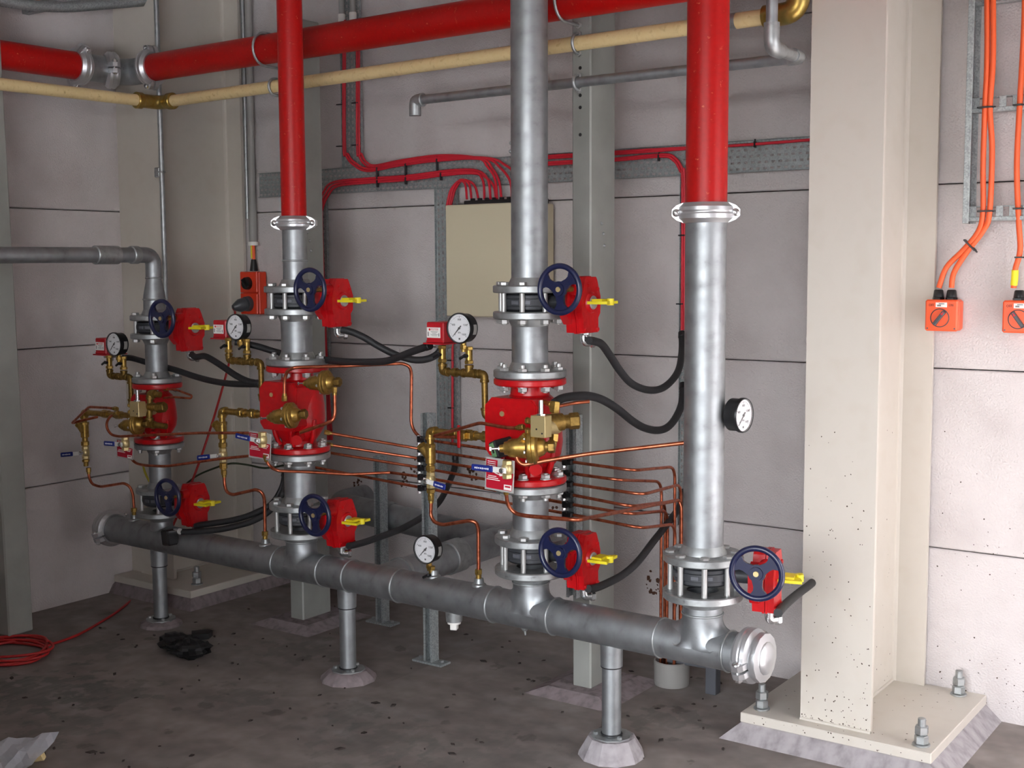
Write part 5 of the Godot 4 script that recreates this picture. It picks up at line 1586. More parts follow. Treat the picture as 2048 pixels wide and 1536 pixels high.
func low_pipes() -> void:
	# feed pipe from the header back to the wall, and the pipe that joins it from the left
	var r := 0.0572
	var a := on_header(0.02)
	var b := Vector3(0.02, 0.405, -0.02)
	var o := thing("feed_pipe", "dull galvanised feed pipe running from header back into the wall", "pipe", Vector3(0.02, 0.4, 0.4))
	var mb := Mb.new()
	pipe(mb, a, b, r, 40)
	obj("barrel", mb, M["galvanised pipe"], o)
	mb = Mb.new()
	mb.cyl(a.lerp(b, 0.115), a.lerp(b, 0.13), r + 0.006, 36)
	obj("weld_collar", mb, M["galvanised fitting"], o)
	mb = Mb.new()
	mb.cyl(a.lerp(b, 0.41), a.lerp(b, 0.5), r + 0.007, 36, -1, 0.003)
	obj("collar", mb, M["galvanised fitting"], o)
	o = thing("cross_pipe", "dark galvanised pipe low along the wall behind the header", "pipe", Vector3(-0.4, 0.43, 0.2))
	mb = Mb.new()
	mb.tube(Mb.rounded([Vector3(-0.86, 0.455, -0.02), Vector3(-0.86, 0.455, 0.2), Vector3(0.02, 0.402, 0.2)], 0.1, 10), r, 36)
	obj("barrel", mb, M["galvanised pipe"], o)
	mb = Mb.new()
	mb.cyl(Vector3(-0.575, 0.438, 0.2), Vector3(-0.525, 0.435, 0.2), r + 0.008, 36, -1, 0.003)
	obj("collar", mb, M["galvanised fitting"], o)
	# strut stands for the copper lines
	for q in [["free standing slotted strut left of the tall galvanised riser", -0.018, 0.575, 0.95, true], ["slotted strut against the post behind the tall galvanised riser", 0.622, 0.572, 0.985, false], ["short slotted strut at the low pipe behind the red-topped riser", -0.515, 0.285, 0.71, true]]:
		var x: float = q[1]
		var z: float = q[2]
		var s := thing("strut_channel", q[0], "strut", Vector3(x, 0, z))
		mb = Mb.new()
		var w := 0.0205
		# lipped channel, open towards +z
		mb.prism(Transform3D(Basis(Vector3(1, 0, 0), Vector3(0, 0, -1), Vector3(0, 1, 0)), Vector3(x, 0, z)), v2([[-w, w], [w, w], [w, -w], [w - 0.009, -w], [w - 0.009, -w + 0.006], [w - 0.003, -w + 0.006], [w - 0.003, w - 0.003], [-w + 0.003, w - 0.003], [-w + 0.003, -w + 0.006], [-w + 0.009, -w + 0.006], [-w + 0.009, -w], [-w, -w]]), 0.006 if q[4] else 0.35, q[3])
		obj("channel", mb, M["galvanised sheet"], s)
		if q[4]:
			mb = Mb.new()
			mb.box(Transform3D(Basis(), Vector3(x, 0.004, z)), Vector3(0.14, 0.008, 0.06), 0.001)
			obj("foot_plate", mb, M["galvanised sheet"], s)
			for e in [-0.05, 0.05]:
				mb = Mb.new()
				mb.hex(Vector3(x + e, 0.008, z), Vector3(x + e, 0.018, z), 0.009)
				obj("foot_bolt", mb, M["galvanised fitting"], s)
		if z > 0.5:
			var first := x < 0.3
			for k in 6:
				var y: float = runs["cu_line%d" % (k + 1)][0 if first and k == 0 else (1 if first or k == 0 else 2)].y
				mb = Mb.new()
				mb.box(Transform3D(Basis(), Vector3(x, y, 0.605)), Vector3(0.03, 0.017, 0.022), 0.003)
				mb.box(Transform3D(Basis(), Vector3(x - 0.014, y + 0.0, 0.609)), Vector3(0.022, 0.024, 0.014), 0.003)
				var cl := obj("tube_clamp", mb, M["black plastic"], s)
				mb = Mb.new()
				mb.cyl(Vector3(x - 0.021, y - 0.017, 0.609), Vector3(x - 0.021, y + 0.014, 0.609), 0.005, 10)
				mb.hex(Vector3(x - 0.021, y - 0.021, 0.609), Vector3(x - 0.021, y - 0.012, 0.609), 0.0075)
				obj("clamp_bolt", mb, M["bright zinc"], cl)
	# floor collar and small steel bracket
	o = thing("floor_collar", "grey plastic pipe collar in the floor taking the copper tubes", "collar", Vector3(0.845, 0, 0.275))
	mb = Mb.new()
	mb.lathe(Transform3D(Basis(), Vector3(0.845, 0, 0.275)), [Vector2(0.062, -0.004), Vector2(0.064, 0.085), Vector2(0.06, 0.088), Vector2(0.057, 0.085), Vector2(0.056, 0.0)], 36)
	obj("sleeve", mb, M["pvc grey"], o)
	o = thing("floor_bracket", "small dark steel bracket beside the grey floor collar", "bracket", Vector3(1.0, 0, 0.3))
	mb = Mb.new()
	mb.box(Transform3D(Basis(Vector3.UP, 0.1), Vector3(0.93, 0.105, 0.27)), Vector3(0.19, 0.045, 0.04), 0.002)
	obj("arm", mb, M["dark steel"], o)
	mb = Mb.new()
	mb.box(Transform3D(Basis(), Vector3(1.012, 0.06, 0.285)), Vector3(0.04, 0.12, 0.04), 0.002)
	obj("leg", mb, M["dark steel"], o)

func trims() -> void:
	# gauges and pressure switches
	var g := make_gauge()
	g.position = Vector3(0.475, 1.297, 1.02)
	g.set_meta("label", "pressure gauge on the tall galvanised riser's alarm valve set, reading zero")
	dup(g, "pressure gauge on the red-topped riser's alarm valve set", Vector3(-0.622, 1.272, 0.96))
	dup(g, "pressure gauge on the far left riser's alarm valve set", Vector3(-1.402, 1.181, 0.915))
	dup(g, "pressure gauge standing directly on the header pipe", Vector3(0.262, 0.541, 0.945))
	var g2 := make_gauge(true)
	g2.position = Vector3(1.42, 1.073, 0.945)
	g2.rotation.y = deg_to_rad(84.0)
	g2.set_meta("label", "pressure gauge on the right riser, turned towards the cream column")
	var s := make_switch()
	s.position = Vector3(0.345, 1.277, 0.935)
	s.set_meta("label", "red pressure switch with white sticker beside the tall galvanised riser's gauge")
	dup(s, "red pressure switch with white sticker beside the red-topped riser's gauge", Vector3(-0.757, 1.258, 0.872))
	dup(s, "red pressure switch with white sticker beside the far left riser's gauge", Vector3(-1.542, 1.165, 0.83))
	gauge_set("brass manifold below the gauge and switch of the tall galvanised riser", Vector3(0.376, 1.22, 0.982), Vector3(0.489, 1.225, 0.988), Vector3(), [Vector3(0.551, 1.152, 0.99), Vector3(0.555, 1.02, 0.992), Vector3(0.63, 1.0, 0.96)], 1.152)
	gauge_set("brass manifold below the gauge and switch of the red-topped riser", Vector3(-0.706, 1.2, 0.92), Vector3(-0.6, 1.2, 0.926), Vector3(), [Vector3(-0.524, 1.142, 0.93), Vector3(-0.522, 1.0, 0.93), Vector3(-0.44, 0.98, 0.91)], 1.142)
	gauge_set("brass manifold below the gauge and switch of the far left riser", Vector3(-1.488, 1.12, 0.876), Vector3(-1.388, 1.12, 0.881), Vector3(), [Vector3(-1.342, 1.044, 0.884), Vector3(-1.342, 0.93, 0.884), Vector3(-1.29, 0.92, 0.86)], 1.044)
	# cock under the header gauge
	var o := thing("gauge_cock", "brass cock between header pipe and its gauge", "valve", Vector3(0.275, 0.44, 0.92))
	var mb := Mb.new()
	var hb := Mb.new()
	cock(mb, hb, Vector3(0.272, 0.452, 0.922), 0.0095)
	obj("body", mb, M["brass"], o)
	obj("cock_handle", hb, M["black plastic"], o)
	# drain line per set: elbow, branch, strainer, ball valve
	var sets := [
		["tall galvanised riser", Vector3(0.284, 0.945, 0.936), Vector3(0.6, 0.945, 0.948), 0.78, 0.73],
		["red-topped riser", Vector3(-0.806, 0.938, 0.874), Vector3(-0.47, 0.942, 0.893), 0.765, 0.705],
		["far left riser", Vector3(-1.752, 0.866, 0.82), Vector3(-1.3, 0.88, 0.843), 0.69, 0.642]]
	for q in sets:
		var e: Vector3 = q[1]
		var f: Vector3 = q[2]
		o = thing("drain_line", "brass drain fittings with strainer hanging left of the %s" % q[0], "pipe fitting", e)
		mb = Mb.new()
		brass_run(mb, [f, e, Vector3(e.x, q[3] + 0.02, e.z)], 0.0125)
		for t in [0.2, 0.42, 0.62]:
			var p: Vector3 = f.lerp(e, t)
			mb.hex(p, p + (e - f).normalized() * 0.03, 0.0185)
			mb.cyl(p - (e - f).normalized() * 0.014, p, 0.0165, 16)
		obj("pipe_run", mb, M["brass"], o)
		mb = Mb.new()
		var st := Vector3(e.x, e.y - 0.075, e.z)
		mb.cyl(st + Vector3(0, 0.032, 0), st + Vector3(0, -0.035, 0), 0.0175, 20, -1, 0.003)
		mb.hex(st + Vector3(0, 0.034, 0), st + Vector3(0, 0.02, 0), 0.0195)
		mb.cyl(st + Vector3(0.004, -0.02, 0), st + Vector3(-0.034, 0.018, 0), 0.0155, 18)
		mb.hex(st + Vector3(-0.03, 0.014, 0), st + Vector3(-0.042, 0.026, 0), 0.018)
		obj("strainer", mb, M["brass"], o)
		mb = Mb.new()
		mb.hex(Vector3(e.x, q[3] + 0.05, e.z), Vector3(e.x, q[3] + 0.03, e.z), 0.017)
		mb.hex(Vector3(e.x, q[3] - 0.03, e.z), Vector3(e.x, q[4] + 0.006, e.z), 0.0155)
		mb.cyl(Vector3(e.x, q[4] + 0.02, e.z), Vector3(e.x, q[4] - 0.012, e.z), 0.0105, 16)
		obj("union_nut", mb, M["brass"], o)
		var away := Vector3(1, -0.16, 0) if e.x > 0 else Vector3(0.9, 0.02, 0.3)
		lever_valve("ball valve with blue lever in the drain line left of the %s" % q[0], Vector3(e.x, q[3], e.z), away if e.x > 0 else Vector3(-0.35, 0.0, 0.9), Vector3.UP, 0.052)
	o = thing("test_cock", "brass test cock with red tee handle left of the nearest alarm valve", "valve", Vector3(0.44, 0.944, 0.955))
	mb = Mb.new()
	mb.hex(Vector3(0.425, 0.944, 0.958), Vector3(0.455, 0.944, 0.958), 0.019)
	obj("body", mb, M["brass"], o)
	mb = Mb.new()
	mb.box(Transform3D(Basis(), Vector3(0.44, 0.944, 0.982)), Vector3(0.012, 0.075, 0.008), 0.003)
	obj("tee_handle", mb, M["cast red"], o)
	# pilot valves and solenoids
	diaphragm_valve("bronze pilot valve in front of the nearest alarm valve, below the solenoid", Vector3(0.81, 0.955, 1.12), Vector3(0.88, 0.05, -0.45), 0.92)
	diaphragm_valve("bronze pilot valve in front of the red-topped riser's alarm valve", Vector3(-0.27, 0.972, 1.045), Vector3(0.93, 0.12, -0.3), 0.85)
	diaphragm_valve("bronze relief valve at the upper right of the red-topped riser's alarm valve", Vector3(-0.155, 1.09, 0.985), Vector3(0.95, 0.06, -0.25), 0.8)
	diaphragm_valve("bronze pilot valve below the solenoid on the far left alarm valve", Vector3(-1.2, 0.868, 0.98), Vector3(0.95, 0.1, -0.25), 0.78)
	solenoid("brass solenoid block in front of the nearest alarm valve", Vector3(0.862, 1.024, 1.15), 0.052, 0.064)
	solenoid("brass solenoid block in front of the far left alarm valve", Vector3(-1.176, 0.934, 1.0), 0.055, 0.06)
	o = thing("solenoid_coil", "black solenoid coil with green sticker beside the nearest pilot valve", "coil", Vector3(0.69, 0.935, 1.1))
	mb = Mb.new()
	var cb := Basis(Vector3.BACK, 0.35) * Basis(Vector3.UP, -0.55)
	mb.box(Transform3D(cb, Vector3(0.69, 0.94, 1.09)), Vector3(0.05, 0.055, 0.06), 0.004)
	obj("case", mb, M["black plastic"], o)
	mb = Mb.new()
	mb.box(Transform3D(cb, Vector3(0.69, 0.94, 1.09)) * Transform3D(Basis(), Vector3(0, 0, 0.031)), Vector3(0.036, 0.044, 0.001), 0.0002)
	var lb := obj("sticker", mb, M["green print"], o)
	mb = Mb.new()
	mb.box(Transform3D(cb, Vector3(0.69, 0.94, 1.09)) * Transform3D(Basis(), Vector3(0.002, -0.002, 0.0317)), Vector3(0.014, 0.014, 0.0005), 0.0)
	obj("print", mb, M["ink"], lb)
	# brass fittings on the right of the nearest alarm valve
	o = thing("side_fitting", "stack of brass fittings right of the nearest alarm valve", "pipe fitting", Vector3(0.8, 1.0, 1.03))
	mb = Mb.new()
	brass_run(mb, [Vector3(0.77, 1.075, 0.98), Vector3(0.835, 1.072, 1.015), Vector3(0.845, 0.95, 1.04), Vector3(0.79, 0.93, 1.02)], 0.0085)
	mb.hex(Vector3(0.835, 1.05, 1.02), Vector3(0.836, 1.085, 1.015), 0.016)
	mb.hex(Vector3(0.845, 0.965, 1.04), Vector3(0.845, 0.99, 1.035), 0.015)
	obj("pipe_run", mb, M["brass"], o)
	mb = Mb.new()
	mb.cyl(Vector3(0.855, 1.025, 1.09), Vector3(0.885, 1.03, 1.05), 0.03, 26, 0.026)
	mb.cyl(Vector3(0.875, 1.028, 1.06), Vector3(0.905, 1.031, 1.035), 0.021, 22)
	mb.hex(Vector3(0.9, 1.031, 1.04), Vector3(0.925, 1.033, 1.02), 0.025)
	obj("check_valve", mb, M["dull brass"], o)
	o = thing("side_fitting", "dark brass fittings in front of the far left alarm valve's neck", "pipe fitting", Vector3(-1.15, 0.96, 0.94))
	mb = Mb.new()
	brass_run(mb, [Vector3(-1.1, 0.99, 0.93), Vector3(-1.15, 0.995, 0.94), Vector3(-1.15, 0.87, 0.95), Vector3(-1.07, 0.865, 0.93)], 0.012)
	mb.hex(Vector3(-1.1, 0.94, 0.95), Vector3(-1.06, 0.945, 0.94), 0.021)
	mb.cyl(Vector3(-1.15, 0.94, 0.945), Vector3(-1.09, 0.942, 0.945), 0.016, 18)
	obj("pipe_run", mb, M["dull brass"], o)
	# instruction tags and their drain valves
	placard("red instruction tag in front of the nearest alarm valve", Vector3(0.664, 0.918, 1.138), 0.104, 0.1, 3.0)
	placard("red instruction tag on the red-topped riser's alarm valve", Vector3(-0.473, 0.905, 1.043), 0.108, 0.098, 3.0)
	placard("red instruction tag on the far left alarm valve", Vector3(-1.325, 0.803, 0.975), 0.098, 0.078, 3.0)
	lever_valve("ball valve with blue lever above the nearest red instruction tag", Vector3(0.748, 0.887, 1.145), Vector3(-1, 0.03, 0.1), Vector3.UP, 0.075)
	lever_valve("ball valve with blue lever above the red-topped riser's instruction tag", Vector3(-0.395, 0.878, 1.052), Vector3(-1, 0.12, 0.1), Vector3.UP, 0.07)
	lever_valve("ball valve with blue lever above the far left instruction tag", Vector3(-1.262, 0.787, 0.982), Vector3(-1, -0.02, 0.05), Vector3.UP, 0.065)
	# black clip-on sensor on the header
	o = thing("pipe_sensor", "black clip-on sensor box on the far left of the header", "sensor", on_header(-1.1))
	mb = Mb.new()
	mb.box(Transform3D(Basis(Vector3.BACK, 0.15) * Basis(Vector3.UP, -0.2), on_header(-1.1) + Vector3(0.0, 0.035, 0.068)), Vector3(0.06, 0.065, 0.05), 0.006)
	obj("case", mb, M["black plastic"], o)
	mb = Mb.new()
	mb.cyl(on_header(-1.1) + Vector3(0.02, 0.06, 0.06), on_header(-1.1) + Vector3(0.07, 0.068, 0.075), 0.012, 16)
	obj("gland", mb, M["chrome"], o)

func tubes_and_hoses() -> void:
	copper("cu_r3_sol", "copper tube curling from nearest solenoid and rising right to the riser", 0.0062, 0.028)
	copper("cu_r3_drip", "copper tube from below the nearest red tag to the floor collar", 0.0062, 0.03)
	copper("cu_r2_up", "copper tube arching over the red-topped riser's alarm valve to the strut", 0.0062, 0.03)
	copper("cu_r2_relief", "copper tube looping down right of the red-topped riser's alarm valve", 0.0062, 0.03)
	copper("cu_r1_sol", "copper tube curling from the far left solenoid across to the next set", 0.0055, 0.028)
	copper("cu_r1_drip", "copper tube sagging from the far left red tag to the next set", 0.0055, 0.03)
	copper("cu_r2_drip", "copper tube from the red-topped riser's tag towards the strut", 0.0058, 0.03)
	copper("cu_r3_zig", "kinked copper tube left of the nearest solenoid", 0.0055, 0.018)
	copper("cu_r1_zig", "kinked copper tube left of the far left solenoid", 0.0055, 0.02)
	copper("cu_r3_drain", "copper drain tube dropping into the header left of the tall galvanised riser", 0.0064, 0.035)
	copper("cu_r2_drain", "copper drain tube dropping into the header left of the red-topped riser", 0.0064, 0.035)
	copper("cu_r1_drain", "copper drain tube dropping into the header at the far left", 0.006, 0.035)
	copper("cu_r1_loop", "thin copper loop right of the far left alarm valve", 0.0045, 0.02)
	copper("cu_r3_stub", "short copper tube under the black conduit right of the nearest alarm valve", 0.0055, 0.02)
	var ordinal := ["topmost", "second from top", "third from top", "fourth from top", "fifth from top", "lowest"]
	for k in 6:
		copper("cu_line%d" % (k + 1), "%s of the six level copper lines clamped to the struts" % ordinal[k], 0.0054, 0.05, k in [1, 2, 3])
	# fittings where the drain tubes meet the header sockets
	for q in [["cu_r3_drain", "tall galvanised riser"], ["cu_r2_drain", "red-topped riser"], ["cu_r1_drain", "far left riser"]]:
		var p: Vector3 = runs[q[0]][-1]
		var hy := on_header(p.x).y + 0.06
		var o := thing("compression_fitting", "brass compression fitting on the header left of the %s" % q[1], "pipe fitting", Vector3(p.x, hy, p.z))
		var mb := Mb.new()
		mb.hex(Vector3(p.x, hy, p.z), Vector3(p.x, hy + 0.018, p.z), 0.013)
		mb.cyl(Vector3(p.x, hy + 0.016, p.z), Vector3(p.x, hy + 0.034, p.z), 0.0095, 16)
		mb.hex(Vector3(p.x, hy + 0.03, p.z), Vector3(p.x, hy + 0.048, p.z), 0.0125)
		obj("body", mb, M["brass"], o)
	hose("hose_r1_valve", "black conduit from the far left upper gearbox to the next alarm valve")
	hose("hose_r1_switch", "black conduit from the far left pressure switch passing behind the spool")
	hose("hose_r2_switch", "black conduit from the red-topped riser's switch to the next switch")
	hose("hose_r2_valve", "black conduit sagging from the red-topped riser's upper gearbox to the tray")
	hose("hose_r3_valve", "black conduit looping from the tall riser's upper gearbox to the wall tray")
	hose("hose_r3_body", "black conduit waving from the nearest alarm valve to the wall tray", 0.0135)
	hose("hose_r3_lower", "black conduit rising from the tall riser's lower gearbox to the wall")
	hose("hose_r2_lower", "black conduit from the red-topped riser's lower gearbox up to the tray")
	hose("hose_r1_lower", "upper of two black conduits from the far left lower gearbox")
	hose("hose_r1_sensor", "lower of two black conduits, from the header's clip-on sensor")
	hose("hose_r4_lower", "black conduit from the right riser's gearbox passing behind the cream column")
	o_earth()

func o_earth() -> void:
	var o := thing("earth_cable", "dark green earth cable drooping in the left corner behind the risers", "cable", runs["earth"][0])
	var mb := Mb.new()
	mb.tube(Mb.spline(runs["earth"], 6), 0.0045, 8)
	obj("sheath", mb, mat("dark green sheath", c8(46, 58, 34), 0.5), o)
	o = thing("earth_wire", "short yellow earth wire left of the far left lower spool", "cable", runs["earth_tail"][0])
	mb = Mb.new()
	mb.tube(Mb.spline(runs["earth_tail"], 6), 0.005, 8)
	obj("sheath", mb, mat("earth yellow", c8(168, 158, 40), 0.5), o)

func wall_services() -> void:
	var R := Vector3.RIGHT
	var U := Vector3.UP
	var F := Vector3.BACK
	tray("cable_tray", "long level slotted cable tray across the back wall", Vector3(-1.47, 1.818, 0.02), R, U, F, 2.94, 0.11, 5, 0.026)
	tray("cable_tray", "upright slotted cable tray rising to the ceiling left of centre", Vector3(-0.818, 1.93, 0.02), U, -R, F, 1.25, 0.115, 5, 0.026)
	tray("cable_tray", "upright slotted cable tray at the left edge of the cream cabinet", Vector3(-0.298, 0.62, 0.02), U, -R, F, 1.2, 0.115, 5, 0.026)
	tray("cable_tray", "narrow upright slotted tray behind the red-topped riser", Vector3(-1.035, 0.82, 0.02), U, -R, F, 1.0, 0.055, 3, 0.026)
	tray("cable_tray", "narrow upright slotted tray half hidden behind the right riser", Vector3(0.79, 0.52, 0.02), U, -R, F, 1.3, 0.052, 3, 0.026)
	var z := 0.052
	bundle("cable_bundle", "red cables down the ceiling tray bending right to the cabinet", ["cab_a1", "cab_a2", "cab_b1", "cab_b2"], 0.0052, "cable red", [[Vector3(-0.925, 2.2, z), R, 0.026], [Vector3(-0.835, 2.2, z), R, 0.026], [Vector3(-0.93, 2.02, z), R, 0.026], [Vector3(-0.84, 2.02, z), R, 0.026], [Vector3(-0.71, 1.892, z), U, 0.05], [Vector3(-0.55, 1.9, z), U, 0.05], [Vector3(-0.38, 1.912, z), U, 0.05]])
	bundle("cable_bundle", "red cables rising behind the red-topped riser then right to the cabinet", ["cab_c1", "cab_c2", "cab_c3"], 0.0052, "cable red", [[Vector3(-0.71, 1.848, z), U, 0.03], [Vector3(-0.55, 1.853, z), U, 0.03], [Vector3(-0.36, 1.862, z), U, 0.03], [Vector3(-1.075, 1.6, z), R, 0.03], [Vector3(-1.062, 1.4, z), R, 0.03]])
	bundle("cable_bundle", "short red cables arching from the cabinet's tray into its top", ["cab_d1", "cab_d2", "cab_d3"], 0.005, "cable red", [])
	bundle("cable_bundle", "two red cables along the top of the tray right of the riser", ["cab_e1", "cab_e2"], 0.0052, "cable red", [[Vector3(0.42, 1.905, z), U, 0.028], [Vector3(0.78, 1.912, z), U, 0.028], [Vector3(1.04, 1.91, z), U, 0.022]])
	bundle("cable_bundle", "two red cables turning down the narrow tray beside the right riser", ["cab_f1", "cab_f2"], 0.0052, "cable red", [[Vector3(0.42, 1.878, z), U, 0.024], [Vector3(0.66, 1.884, z), U, 0.024], [Vector3(0.757, 1.6, z), R, 0.024], [Vector3(0.75, 1.35, z), R, 0.024]])
	bundle("cable_bundle", "single red cable on the tray below the cream cabinet", ["cab_g"], 0.0052, "cable red", [[Vector3(-0.325, 1.1, z), R, 0.02], [Vector3(-0.325, 0.9, z), R, 0.02]])
	# control cabinet
	var o := thing("control_cabinet", "flat cream control cabinet on the wall behind the tall riser", "cabinet", Vector3(-0.04, 1.29, 0.0))
	var mb := Mb.new()
	mb.box(Transform3D(Basis(), Vector3(-0.04, 1.514, 0.08)), Vector3(0.436, 0.44, 0.12), 0.004)
	obj("body", mb, M["cabinet cream"], o)
	mb = Mb.new()
	mb.box(Transform3D(Basis(), Vector3(-0.04, 1.514, 0.146)), Vector3(0.44, 0.448, 0.016), 0.004)
	obj("door", mb, M["cabinet cream"], o)
	mb = Mb.new()
	mb.box(Transform3D(Basis(), Vector3(-0.005, 1.744, 0.09)), Vector3(0.36, 0.02, 0.08), 0.003)
	obj("gland_plate", mb, M["black plastic"], o)
	for k in 9:
		mb = Mb.new()
		mb.hex(Vector3(-0.16 + k * 0.036, 1.75, 0.1), Vector3(-0.16 + k * 0.036, 1.764, 0.1), 0.011)
		obj("cable_gland", mb, M["black plastic"], o)
	# conduits
	mb = Mb.new()
	pipe(mb, Vector3(-1.56, 1.25, 0.513), Vector3(-1.56, 3.2, 0.513), 0.0112, 16)
	o = tag(obj("steel_conduit", mb, M["galvanised fitting"]), "thin galvanised conduit up the corner column's edge", "conduit")
	o = thing("beam_clip", "small metal clip holding the conduit to the corner column", "clip", Vector3(-1.58, 1.91, 0.51))
	mb = Mb.new()
	mb.box(Transform3D(Basis(), Vector3(-1.593, 1.912, 0.505)), Vector3(0.034, 0.042, 0.02), 0.003)
	obj("jaw", mb, M["galvanised fitting"], o)
	mb = Mb.new()
	mb.torus(Transform3D(Basis(), Vector3(-1.56, 1.912, 0.513)), 0.0145, 0.003, 20, 8)
	obj("ring", mb, M["galvanised fitting"], o)
	o = thing("steel_conduit", "grey conduit dropping to the orange socket in the left corner", "conduit", Vector3(-1.505, 1.6, 0.035))
	mb = Mb.new()
	pipe(mb, Vector3(-1.505, 1.75, 0.035), Vector3(-1.495, 3.2, 0.035), 0.0165, 18)
	obj("upper_length", mb, M["pvc grey"], o)
	mb = Mb.new()
	pipe(mb, Vector3(-1.506, 1.605, 0.035), Vector3(-1.505, 1.76, 0.035), 0.0195, 18)
	obj("lower_sleeve", mb, M["pvc grey"], o)
	mb = Mb.new()
	mb.cyl(Vector3(-1.506, 1.595, 0.035), Vector3(-1.506, 1.612, 0.035), 0.024, 18)
	obj("end_bush", mb, M["white plastic"], o)
	mb = Mb.new()
	pipe(mb, Vector3(-1.545, 1.72, 0.03), Vector3(-1.54, 3.2, 0.03), 0.011, 14)
	tag(obj("steel_conduit", mb, M["galvanised fitting"]), "thin bright conduit tight in the left corner beside a thicker grey one", "conduit")
	for q in [[-0.902, "left"], [-0.837, "right"]]:
		o = thing("plastic_conduit", "%s of two grey conduits ending above the ceiling tray's red cables" % q[1], "conduit", Vector3(q[0], 2.58, 0.05))
		mb = Mb.new()
		pipe(mb, Vector3(q[0], 2.57, 0.05), Vector3(q[0], 3.2, 0.05), 0.013, 16)
		obj("pipe", mb, M["pvc grey"], o)
		mb = Mb.new()
		mb.cyl(Vector3(q[0], 2.55, 0.05), Vector3(q[0], 2.585, 0.05), 0.0165, 16, -1, 0.002)
		obj("end_bush", mb, M["white plastic"], o)
	# orange socket outlet in the left corner
	o = thing("socket_outlet", "orange switched socket outlet on the wall in the left corner", "socket", Vector3(-1.52, 1.27, 0.0))
	mb = Mb.new()
	mb.box(Transform3D(Basis(), Vector3(-1.503, 1.372, 0.035)), Vector3(0.112, 0.2, 0.05), 0.005)
	obj("back_box", mb, M["faded orange"], o)
	for y in [1.423, 1.322]:
		mb = Mb.new()
		mb.box(Transform3D(Basis(), Vector3(-1.503, y, 0.068)), Vector3(0.114, 0.0985, 0.016), 0.004)
		obj("cover", mb, M["faded orange"], o)
	mb = Mb.new()
	mb.cyl(Vector3(-1.505, 1.418, 0.072), Vector3(-1.505, 1.418, 0.092), 0.031, 28, 0.028)
	mb.box(Transform3D(Basis(Vector3.BACK, 0.8), Vector3(-1.505, 1.418, 0.096)), Vector3(0.014, 0.052, 0.012), 0.003)
	obj("rotary_switch", mb, M["black plastic"], o)
	mb = Mb.new()
	mb.cyl(Vector3(-1.505, 1.322, 0.07), Vector3(-1.505, 1.322, 0.098), 0.037, 28, 0.034)
	obj("socket_collar", mb, M["smoke plastic"], o)
	mb = Mb.new()
	mb.cyl(Vector3(-1.506, 1.475, 0.035), Vector3(-1.506, 1.53, 0.035), 0.02, 18, 0.012)
	obj("gland", mb, M["black plastic"], o)
	mb = Mb.new()
	mb.tube([Vector3(-1.506, 1.525, 0.035), Vector3(-1.506, 1.605, 0.035)], 0.0085, 10)
	var cb := obj("feed_cable", mb, M["cable orange"], o)
	mb = Mb.new()
	mb.box(Transform3D(Basis(), Vector3(-1.51, 1.565, 0.044)), Vector3(0.009, 0.06, 0.003), 0.001)
	obj("yellow_marker", mb, M["yellow plastic"], cb)
	o = thing("extension_plug", "smoky plug pushed into the orange socket outlet", "plug", Vector3(-1.53, 1.32, 0.12))
	mb = Mb.new()
	mb.lathe(Mb.along(Vector3(-1.505, 1.322, 0.096), Vector3(-0.25, -0.25, 0.94)), [Vector2(0, 0), Vector2(0.031, 0), Vector2(0.031, 0.03), Vector2(0.024, 0.045), Vector2(0.013, 0.065), Vector2(0, 0.068)], 24)
	obj("body", mb, M["smoke plastic"], o)
	o = thing("extension_lead", "red extension lead hanging from the corner socket to the floor", "cord", runs["lead"][0])
	mb = Mb.new()
	var pts: Array = [Vector3(-1.52, 1.3, 0.155)] + runs["lead"]
	mb.tube(Mb.spline(pts, 6), 0.0055, 8)
	obj("hanging_length", mb, M["lead red"], o)
	mb = Mb.new()
	var coil := []
	var last: Vector3 = runs["lead"][-1]
	coil.append(last)
	for k in 90:
		var t := TAU * k / 18.0
		var rr := 0.15 + 0.035 * sin(k * 0.37)
		coil.append(Vector3(-1.455 + cos(t - 0.6) * rr * 1.0 + 0.02 * sin(k * 0.9), 0.007 + 0.0018 * (k / 6.0), 1.43 + sin(t - 0.6) * rr * 0.85))
	mb.tube(Mb.spline(coil, 3), 0.0055, 8)
	obj("floor_coil", mb, M["lead red"], o)
	# cable ladder and isolators at the right
	o = thing("cable_ladder", "galvanised cable ladder at the top right carrying orange cables", "cable ladder", Vector3(1.79, 1.617, 0.05))
	for x in [1.772, 2.09]:
		mb = Mb.new()
		mb.box(Transform3D(Basis(), Vector3(x, 2.41, 0.07)), Vector3(0.003, 1.585, 0.08), 0.001)
		mb.box(Transform3D(Basis(), Vector3(x + (0.009 if x < 2 else -0.009), 2.41, 0.109)), Vector3(0.018, 1.585, 0.0025), 0.001)
		mb.box(Transform3D(Basis(), Vector3(x + (0.009 if x < 2 else -0.009), 2.41, 0.031)), Vector3(0.018, 1.585, 0.0025), 0.001)
		obj("side_rail", mb, M["galvanised sheet"], o)
	for y in [1.648, 1.985, 2.315, 2.645, 2.975]:
		mb = Mb.new()
		mb.box(Transform3D(Basis(), Vector3(1.931, y + 0.022, 0.05)), Vector3(0.315, 0.003, 0.03), 0.0008)
		mb.box(Transform3D(Basis(), Vector3(1.931, y - 0.022, 0.05)), Vector3(0.315, 0.003, 0.03), 0.0008)
		for k in 8:
			mb.box(Transform3D(Basis(), Vector3(1.79 + k * 0.04, y + 0.004, 0.064)), Vector3(0.022, 0.036, 0.0025), 0.0008)
		mb.box(Transform3D(Basis(), Vector3(1.931, y - 0.016, 0.0655)), Vector3(0.315, 0.012, 0.003), 0.001)
		obj("rung", mb, M["galvanised sheet"], o)
